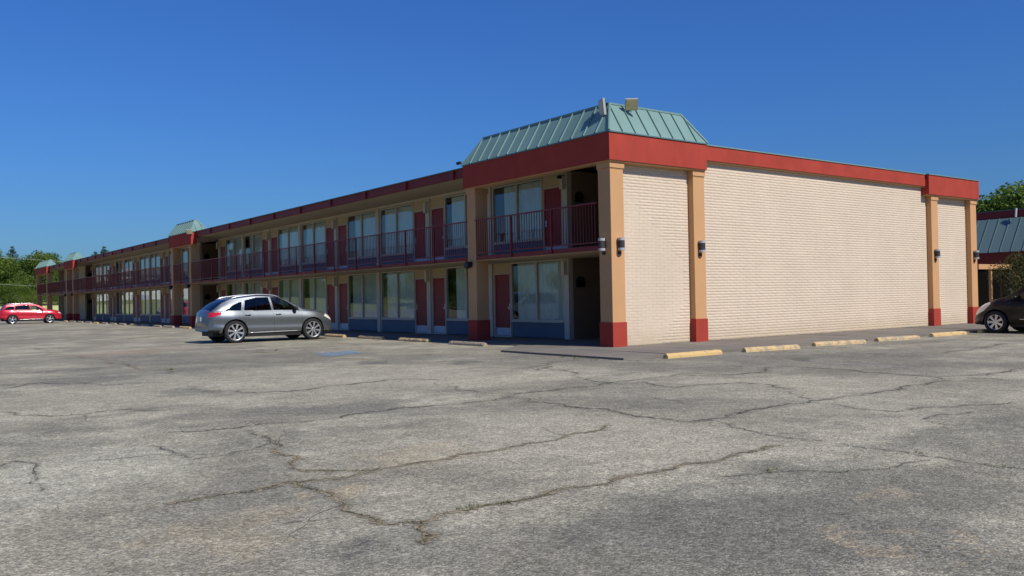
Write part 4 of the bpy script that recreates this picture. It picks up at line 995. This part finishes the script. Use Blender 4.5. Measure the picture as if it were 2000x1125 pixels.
silver = dict(name='parked_crossover', x0=-2.36, x1=2.44, tyre_r=0.385, rim_r=0.285, axles=(-1.42, 1.43), spokes=8, spoke_w=(0.022, 0.046), paint=MT['silver_paint'],
    top=[(-2.36, 0.72), (-2.33, 0.98), (-2.27, 1.10), (-2.18, 1.17), (-1.80, 1.43), (-1.55, 1.53), (-1.1, 1.605), (-0.5, 1.655), (0.0, 1.625), (0.40, 1.535), (1.02, 1.22), (1.14, 1.17), (1.6, 1.11), (2.0, 1.01), (2.25, 0.90), (2.38, 0.77), (2.44, 0.58)],
    belt=[(-2.36, 0.68), (-2.28, 1.00), (-2.15, 1.10), (-1.5, 1.115), (0, 1.085), (1.05, 1.065), (1.5, 1.03), (2.0, 0.92), (2.3, 0.78), (2.44, 0.55)],
    wid=[(-2.36, 0.70), (-2.2, 0.83), (-1.9, 0.92), (-1.42, 0.975), (-0.8, 0.95), (0, 0.94), (0.9, 0.95), (1.43, 0.97), (1.9, 0.92), (2.2, 0.82), (2.38, 0.66), (2.44, 0.55)],
    roofw=[(-2.36, 0.6), (-2.15, 0.72), (-1.7, 0.68), (-1.2, 0.69), (0.2, 0.70), (0.6, 0.72), (1.1, 0.80), (1.6, 0.76), (2.1, 0.66), (2.44, 0.45)],
    sill=[(-2.36, 0.42), (-2.0, 0.36), (-1.4, 0.30), (0, 0.28), (1.4, 0.27), (2.0, 0.24), (2.44, 0.30)], trim_z=0.33, bump_z=0.46, sill_z=0.32, tailbow=0.16,
    windows=[('side_window', [(-1.74, 1.12), (-1.20, 1.115), (-1.14, 1.41), (-1.22, 1.41), (-1.46, 1.31)]), ('side_window', [(-1.09, 1.115), (-0.09, 1.105), (-0.17, 1.565), (-0.60, 1.56), (-1.03, 1.465)]), ('front_side_window', [(-0.01, 1.105), (0.98, 1.09), (0.72, 1.28), (0.42, 1.465), (0.18, 1.555), (-0.09, 1.57)])],
    windshield=(0.46, 1.06), rearglass=(-2.19, -1.62), lamps=[('taillight', [(-2.45, 0.93), (-2.25, 0.90), (-1.95, 0.97), (-1.70, 1.045), (-1.95, 1.075), (-2.38, 1.05)]), ('headlight', [(1.90, 0.85), (2.30, 0.66), (2.50, 0.70), (2.40, 0.82), (2.00, 0.95)])],
    mirror=(0.76, 1.15), mirror_mat=MT['blackplastic'], handles=(-0.98, 0.14), handle_z=0.96, seams=[(-1.02, -0.12), (0.0, -0.05), (1.00, 0.03)], seam_top=1.06, strip=(-0.95, 0.95, 0.335), rails=(-1.55, 0.30), plate=(-2.345, 0.84), seats=(0.15, -0.75), grille=(0.45, 0.72, 0.42))
c1 = build_car(silver); c1.location = (-3.86, 14.17, LOT); c1.rotation_euler = (0, 0, R(1.0))
tag(c1, 'silver grey crossover with roof rails and alloy wheels parked nose-in before the rooms', 'car')
red = dict(silver, name='parked_suv', paint=MT['red_paint'], tyre_r=0.37, rim_r=0.27, spokes=5, spoke_w=(0.03, 0.06), x0=-2.40, x1=2.38, axles=(-1.38, 1.38),
    top=[(-2.40, 0.66), (-2.37, 0.95), (-2.30, 1.08), (-2.22, 1.16), (-1.98, 1.50), (-1.80, 1.62), (-1.2, 1.68), (-0.4, 1.69), (0.2, 1.65), (0.55, 1.56), (1.10, 1.24), (1.22, 1.18), (1.7, 1.13), (2.05, 1.05), (2.25, 0.94), (2.34, 0.78), (2.38, 0.58)],
    belt=[(-2.40, 0.62), (-2.32, 1.05), (-2.15, 1.15), (-1.5, 1.14), (0, 1.10), (1.1, 1.06), (1.6, 1.03), (2.05, 0.93), (2.28, 0.78), (2.38, 0.55)],
    roofw=[(-2.40, 0.6), (-2.15, 0.76), (-1.7, 0.745), (0.2, 0.75), (0.6, 0.76), (1.1, 0.80), (1.6, 0.76), (2.1, 0.66), (2.38, 0.45)],
    windows=[('side_window', [(-1.95, 1.18), (-1.28, 1.16), (-1.24, 1.47), (-1.60, 1.45), (-1.80, 1.36)]), ('side_window', [(-1.20, 1.16), (-0.08, 1.125), (-0.14, 1.54), (-0.60, 1.54), (-1.16, 1.49)]), ('front_side_window', [(0.00, 1.125), (1.02, 1.09), (0.77, 1.27), (0.45, 1.44), (0.2, 1.52), (-0.06, 1.54)])],
    windshield=(0.58, 1.16), rearglass=(-2.22, -1.86), lamps=[('taillight', [(-2.42, 0.95), (-2.05, 1.0), (-2.0, 1.06), (-2.2, 1.09), (-2.42, 1.05)]), ('headlight', [(2.0, 0.88), (2.35, 0.72), (2.5, 0.76), (2.32, 0.86), (2.05, 0.94)])],
    mirror=(0.84, 1.12), mirror_mat=MT['red_paint'], strip=(-0.95, 0.95, 0.36), rails=(-1.7, 0.3), rail_mat=MT['alloy'], plate=(-2.39, 0.85), sill=[(-2.40, 0.42), (-2.0, 0.36), (0, 0.31), (1.4, 0.29), (2.38, 0.32)], trim_z=0.36, bump_z=0.5)
c2 = build_car(red); c2.location = (-4.24, 66.9, LOT); c2.rotation_euler = (0, 0, R(-1.0))
tag(c2, 'bright red suv parked at the far left end of the lot', 'car')
black = dict(silver, name='parked_minivan', paint=MT['black_paint'], tyre_r=0.345, rim_r=0.235, spokes=7, spoke_w=(0.03, 0.052), x0=-2.55, x1=2.30, axles=(-1.55, 1.42), scallop=0.5,
    top=[(-2.55, 0.7), (-2.5, 1.1), (-2.40, 1.5), (-2.15, 1.70), (-1.2, 1.76), (-0.4, 1.75), (0.15, 1.68), (0.95, 1.27), (1.15, 1.16), (1.5, 1.08), (1.85, 0.96), (2.10, 0.82), (2.24, 0.67), (2.30, 0.50)],
    belt=[(-2.55, 0.65), (-2.4, 1.0), (-1.5, 1.05), (0, 1.04), (1.0, 1.02), (1.5, 0.96), (1.9, 0.84), (2.15, 0.71), (2.30, 0.48)],
    wid=[(-2.55, 0.72), (-2.35, 0.90), (-1.55, 0.98), (0, 0.98), (1.42, 0.97), (1.8, 0.91), (2.08, 0.79), (2.24, 0.62), (2.30, 0.50)],
    windows=[('side_window', [(-2.2, 1.10), (-1.25, 1.09), (-1.25, 1.62), (-2.1, 1.58)]), ('side_window', [(-1.18, 1.09), (-0.20, 1.07), (-0.24, 1.64), (-1.18, 1.63)]), ('front_side_window', [(-0.10, 1.07), (0.95, 1.05), (0.80, 1.14), (0.30, 1.47), (0.05, 1.60), (-0.14, 1.63)])],
    windshield=(0.22, 1.05), rearglass=(-2.5, -2.22), lamps=[('taillight', [(-2.6, 0.9), (-2.4, 0.9), (-2.38, 1.35), (-2.5, 1.35)]), ('headlight', [(1.58, 0.90), (1.78, 0.70), (2.08, 0.56), (2.30, 0.58), (2.24, 0.74), (1.95, 0.89), (1.62, 0.965)])],
    mirror=(0.80, 1.10), mirror_mat=MT['black_paint'], handles=(-0.9, 0.1), strip=(-0.8, 0.7, 0.42), rails=None, plate=(-2.54, 0.8), roofw=[(-2.55, 0.6), (-2.3, 0.78), (-1.0, 0.80), (0.2, 0.80), (1.0, 0.84), (1.6, 0.76), (2.0, 0.62), (2.30, 0.42)], sill=[(-2.55, 0.35), (0, 0.26), (1.4, 0.25), (2.30, 0.26)], trim_z=0.30, bump_z=0.42, seams=[(-1.0, -0.1), (0.0, 0.0), (0.98, 0.03)])
c3 = build_car(black); c3.rotation_euler = (0, 0, math.pi/2)
# local +x (nose) points to +Y, left flank (+y local) faces -X
c3.location = (12.62+0.98, -3.85-1.42+0.10, LOT)
tag(c3, 'black minivan cut by the right edge, nose in to the gable pavement', 'car')

# ------------------------------------------------------------------ reception building on the right
rec = empty('reception_building', (26, 0, 0)); tag(rec, 'low reception building with blue-teal metal roof and dark red fascia behind the gable', 'building')
def RB(): return MB()
y0r, y1r = -16.0, 9.0
MB().box(0, 0.35, y0r, y1r, 2.47, 2.99).build('fascia', MT['redtrim'], rec)
MB().box(0.36, 4.0, y0r, y1r, 2.55, 2.68).build('soffit', MT['soffit'], rec)
rr_ = MB().hexa([(-0.06, y0r, 2.995), (1.2, y0r, 2.995), (1.2, y1r, 2.995), (-0.06, y1r, 2.995), (1.12, y0r, 4.60), (1.2, y0r, 4.60), (1.2, y1r, 4.60), (1.12, y1r, 4.60)]).build('mansard_roof', MT['teal_blue'], rec)
k = 0
y = y0r+0.25
while y < y1r:
    MB().beam((-0.045, y, 3.02), (1.11, y, 4.60), 0.03, 0.045, (-1.6, 0, 1.18)).build('seam_rib', MT['teal_blue'], rr_); y += 0.48
MB().box(1.205, 1.5, y0r, y1r, 4.50, 4.96).build('parapet', MT['redtrim'], rec)
MB().box(1.18, 1.52, y0r, y1r, 4.963, 4.99).build('coping', MT['tealdark'], rec)
MB().box(0.4, 0.6, y0r, y1r, 2.25, 2.52).build('porch_beam', MT['jamb'], rec)
gz = MB().box(2.6, 2.66, y0r, y1r, 0.05, 2.54).build('shopfront_glass', MT['carglass'], rec)
y = y0r+0.4
while y < y1r:
    MB().box(2.56, 2.70, y-0.05, y+0.05, 0, 2.54).build('mullion', MT['brownwall'], rec); y += 1.25
for yy in (-14.0, -10.5, -7.0, -3.4, 1.75, 5.6): MB().box(0.42, 0.56, yy-0.07, yy+0.07, 0, 2.25).build('porch_post', MT['jamb'], rec)
MB().box(2.9, 3.0, y0r, y1r, 0, 2.5).build('inner_wall', MT['brownwall'], rec)
mb = MB(); mb.lathe([(0.28, 0), (0.28, 0.02)], 4, 'x', (2.54, 2.45, 1.35)); mb.build('diamond_ornament', mat('gold_ornament', (0.30, 0.24, 0.12), 0.5), rec)
MB().box(3.05, 14, y0r, y1r, 0, 4.45).build('wall', MT['brick'], rec); MB().box(1.51, 3.04, y0r, y1r, 2.7, 4.4).build('roof_deck', MT['gravel_roof'], rec)
fr_ = MB().box(-4.35, -0.93, 0.93, 1.07, 2.165, 2.37).build('entrance_beam', MT['tan'], rec)
for xx in (-3.2, -1.02): MB().box(xx-0.055, xx+0.055, 0.95, 1.05, 0, 2.163).build('entrance_post', MT['tan'], rec)
MB().tube([(1.1, 1.75, 5.02), (0.95, 1.72, 4.6)], 0.05, 8).build('vent_pipe', MT['white_plastic'], rec)
structure(MB().box(25.2, 29.0, -16, 9, -0.09, -0.002).build('pavement_reception', MT['concrete']))

# ------------------------------------------------------------------ trees
def tree_parts(kind, h, seed, leaves, cr, low=0.38):
    """trunk with limbs and a crown of leaf-sized faces clumped round the limb ends"""
    rr = np.random.default_rng(seed); r2 = random.Random(seed); tr = MB(); ends = []
    th = h*(0.42 if kind == 'broad' else 0.92); base = 0.022*h+0.05
    def wob(p, s): return Vector(p)+Vector((r2.uniform(-s, s), r2.uniform(-s, s), 0))
    pts = [Vector((0, 0, -0.3)), wob((0, 0, th*0.35), h*0.01), wob((0, 0, th*0.7), h*0.015), wob((0, 0, th), h*0.02)]
    tr.tube(pts, [base*1.3, base, base*0.8, base*(0.6 if kind == 'broad' else 0.2)], 9)
    if kind == 'broad':
        nl = 15
        for k in range(nl):
            a = 2*math.pi*k/nl*2.4+r2.uniform(-.4, .4); s = pts[-1]*(0.55+0.45*k/nl) if k < 9 else pts[-1]
            out = cr*r2.uniform(0.45, 0.95)*(1 if k < 11 else 0.45); zz = h*(low+(0.88-low)*k/nl)+r2.uniform(-.03, .06)*h
            e = Vector((math.cos(a)*out, math.sin(a)*out, zz)); mid = (Vector(s)+e)/2+Vector((0, 0, h*0.04))
            tr.tube([s, mid, e], [base*0.4, base*0.25, base*0.08], 6); ends.append(e)
            for j in range(3):
                b = mid.lerp(e, r2.uniform(0.2, 0.9)); f = b+Vector((r2.uniform(-1, 1), r2.uniform(-1, 1), r2.uniform(-.2, .9)))*cr*0.34; tr.tube([b, f], [base*0.12, base*0.04], 5); ends.append(f)
        ends.append(Vector((0, 0, h*0.90)))
        C = np.array([tuple(e) for e in ends]); rad = cr*0.36*rr.uniform(0.6, 1.15, len(C)); flat = 0.72
    else:
        C, rad = [], []
        nl = int(h*2.6)
        for k in range(nl):
            t = 0.30+0.70*k/nl; z = h*t; out = cr*(1.05-t)**0.7*r2.uniform(0.55, 1.1); a = k*2.39996+r2.uniform(-.4, .4)
            e = Vector((math.cos(a)*out, math.sin(a)*out, z+out*0.12)); tr.tube([(0, 0, z-out*0.1), e], [base*0.18, base*0.05], 5)
            C.append(tuple(e*0.95)); rad.append(0.30+out*0.32); C.append(((e.x)*0.5, e.y*0.5, e.z)); rad.append(0.25+out*0.25)
        C.append((0, 0, h*0.985)); rad.append(0.4); C = np.array(C); rad = np.array(rad); flat = 0.5
    p = rad**2/np.sum(rad**2); ci = rr.choice(len(C), leaves, p=p)
    d = rr.normal(size=(leaves, 3)); d /= np.linalg.norm(d, axis=1)[:, None]; rad_ = rad[ci]*rr.uniform(0.25, 1.0, leaves)**0.45
    pos = C[ci]+d*rad_[:, None]*np.array([1, 1, flat])
    sz = rr.uniform(0.55, 1.2, leaves)*(h*0.0165 if kind == 'broad' else h*0.013)
    nrm = d*0.6+rr.normal(size=(leaves, 3))*0.6+np.array([0, 0, 0.35]); nrm /= np.linalg.norm(nrm, axis=1)[:, None]
    t1 = np.cross(nrm, rr.normal(size=(leaves, 3))); t1 /= np.linalg.norm(t1, axis=1)[:, None]; t2 = np.cross(nrm, t1)
    asp = 0.62 if kind == 'broad' else 0.3
    a = t1*sz[:, None]; b = t2*(sz*asp)[:, None]
    V = np.stack([pos-a, pos-b*0.9+a*0.1, pos+a, pos+b*0.9+a*0.1], 1).reshape(-1, 3)
    return tr, V, np.arange(leaves*4).reshape(-1, 4)
TREES = {}
def tree_variant(key, kind, h, seed, leaves, cr, m, low=0.38):
    tr, V, F = tree_parts(kind, h, seed, leaves, cr, low)
    TREES[key] = (tr.mesh('trunk', MT['bark'], True), fastmesh('crown', V, F, m))
tree_variant('b1', 'broad', 9.0, 1, 15000, 4.2, MT['leaf'], 0.14); tree_variant('b2', 'broad', 9.0, 2, 15000, 4.0, MT['leafdark'], 0.14); tree_variant('b3', 'broad', 7.5, 3, 15000, 4.2, MT['leaf'], 0.12)
tree_variant('p1', 'pine', 11.0, 4, 9000, 3.2, MT['leafpine']); tree_variant('p2', 'pine', 10.0, 5, 8000, 2.8, MT['leafpine'])
tree_variant('big', 'broad', 10.0, 6, 34000, 5.2, MT['leaf'], 0.30); tree_variant('small', 'broad', 3.0, 8, 4200, 1.35, MT['leafolive'])
tree_variant('u1', 'broad', 4.0, 9, 7000, 2.6, MT['leaf'], 0.08)
def plant_tree(key, x, y, z, s, label, group=None, name='broadleaf_tree'):
    o = empty(name, (x, y, z), random.uniform(0, 6.28)); o.scale = (s*random.uniform(.92, 1.1), s*random.uniform(.92, 1.1), s)
    link('trunk', TREES[key][0], o); link('crown', TREES[key][1], o)
    return tag(o, label, 'tree', group)
def bankz(y): t = min(1, max(0, (y-98)/90)); return -0.06+2.6*(1-(1-t)**3)
WL = 'green broadleaf tree in the dense wood beyond the far end of the motel'
PL = 'dark pine rising behind the wood beyond the far end of the motel'
for k, (x, y, s) in enumerate([(-1, 120, .93), (4.5, 124, .93), (10, 121, .80), (15, 126, .62), (21, 128, .6), (1.5, 134, .95), (8, 137, .88), (14, 140, .68), (-5, 131, .95), (22, 143, .7), (28, 139, .65), (4, 150, 1.0), (11, 153, .85)]):
    plant_tree(('b1', 'b2', 'b3')[k % 3], x, y, bankz(y)-0.3, s, WL, 'trees of the wood beyond the motel')
for k, (x, y, s) in enumerate([(0.5, 117, .95), (3.2, 118.5, .75), (6.2, 116.5, .9), (9.3, 118, .8), (-2.5, 119, .85), (12.5, 117.5, .95)]):
    plant_tree('u1', x, y, bankz(y)-0.25, s, 'bushy young tree filling the foot of the wood beyond the motel', 'young trees at the foot of the wood')
for k, (x, y, s) in enumerate([(5.5, 158, .90), (9.5, 160, .88), (17.5, 168, .86), (21.2, 170, .98), (23.2, 172, 1.0), (26, 168, .9), (1.5, 160, .95), (13, 164, .9)]):
    plant_tree(('p1', 'p2')[k % 2], x, y, bankz(y)-0.3, s, PL, 'pines behind the wood', 'pine_tree')
# the wood along the other side of the lot: mirrored in the room windows
for k in range(17):
    plant_tree(('b1', 'b2', 'b3')[k % 3], -47+random.uniform(-5, 4), 30+9.0*k, 0, random.uniform(0.75, 1.05), 'tree across the lot, seen mirrored in the room windows', 'trees across the lot')
plant_tree('big', 49.5, 11.3, 0, 0.88, 'leafy green tree showing above the reception roof beside the gable end')
plant_tree('b1', 57, 12.6, 0, 1.08, 'darker green tree cut by the right edge above the reception roof')
plant_tree('small', 23.8, 0.15, 0, 0.98, 'small bronze-leaved ornamental tree before the reception porch', None, 'ornamental_tree')

gw = MB().box(-9, 4.15, 103, 103.2, -0.1, 1.48).build('boundary_wall', mat('pale_green_painted_block', (0.50, 0.52, 0.24), 0.85, 0.08, 0.6, 20, 0.1)); tag(gw, 'pale yellow-green low wall behind the red car', 'wall')
# white shed mirrored in the far ground-floor windows
shed = empty('white_shed', (-16, 142, 0.9)); tag(shed, 'white metal shed seen mirrored in the far ground-floor windows', 'shed')
MB().box(-12, 9, 0, 9, -1, 5.6).build('wall', MT['whitewall'], shed)
MB().add([(-12.3, -0.3, 5.6), (9.3, -0.3, 5.6), (9.3, 9.3, 5.6), (-12.3, 9.3, 5.6), (-12.3, 4.5, 7.0), (9.3, 4.5, 7.0)], [(0, 1, 5, 4), (2, 3, 4, 5), (0, 4, 3), (1, 2, 5), (0, 3, 2, 1)]).build('roof', MT['gravel_roof'], shed)
MB().box(-4, -1, -0.05, -0.002, -0.9, 2.2).build('roller_door', MT['kick'], shed)

# overhead cables
def cable(a, b, sag, lb):
    pts = [Vector(a).lerp(Vector(b), t)-Vector((0, 0, sag*4*t*(1-t))) for t in np.linspace(0, 1, 25)]
    o = MB().tube(pts, 0.018, 5).build('overhead_cable', MT['wire']); tag(o, lb, 'cable')
cable((-34, 110, 10.2), (42, 110, 5.4), 0.5, 'upper overhead cable crossing in front of the wood at the left edge')
cable((-34, 110, 7.3), (42, 110, 1.9+0.6), 1.0, 'lower overhead cable crossing in front of the wood at the left edge')
for x, h, lb in ((-34, 10.8, 'wooden utility pole left of the picture holding both cables'), (42, 6.2, 'short wooden utility pole hidden behind the motel holding both cables')):
    o = MB().tube([(x, 110.15, 0), (x, 110.15, h)], [0.16, 0.12], 10).build('utility_pole', MT['wood_pole']); tag(o, lb, 'pole')
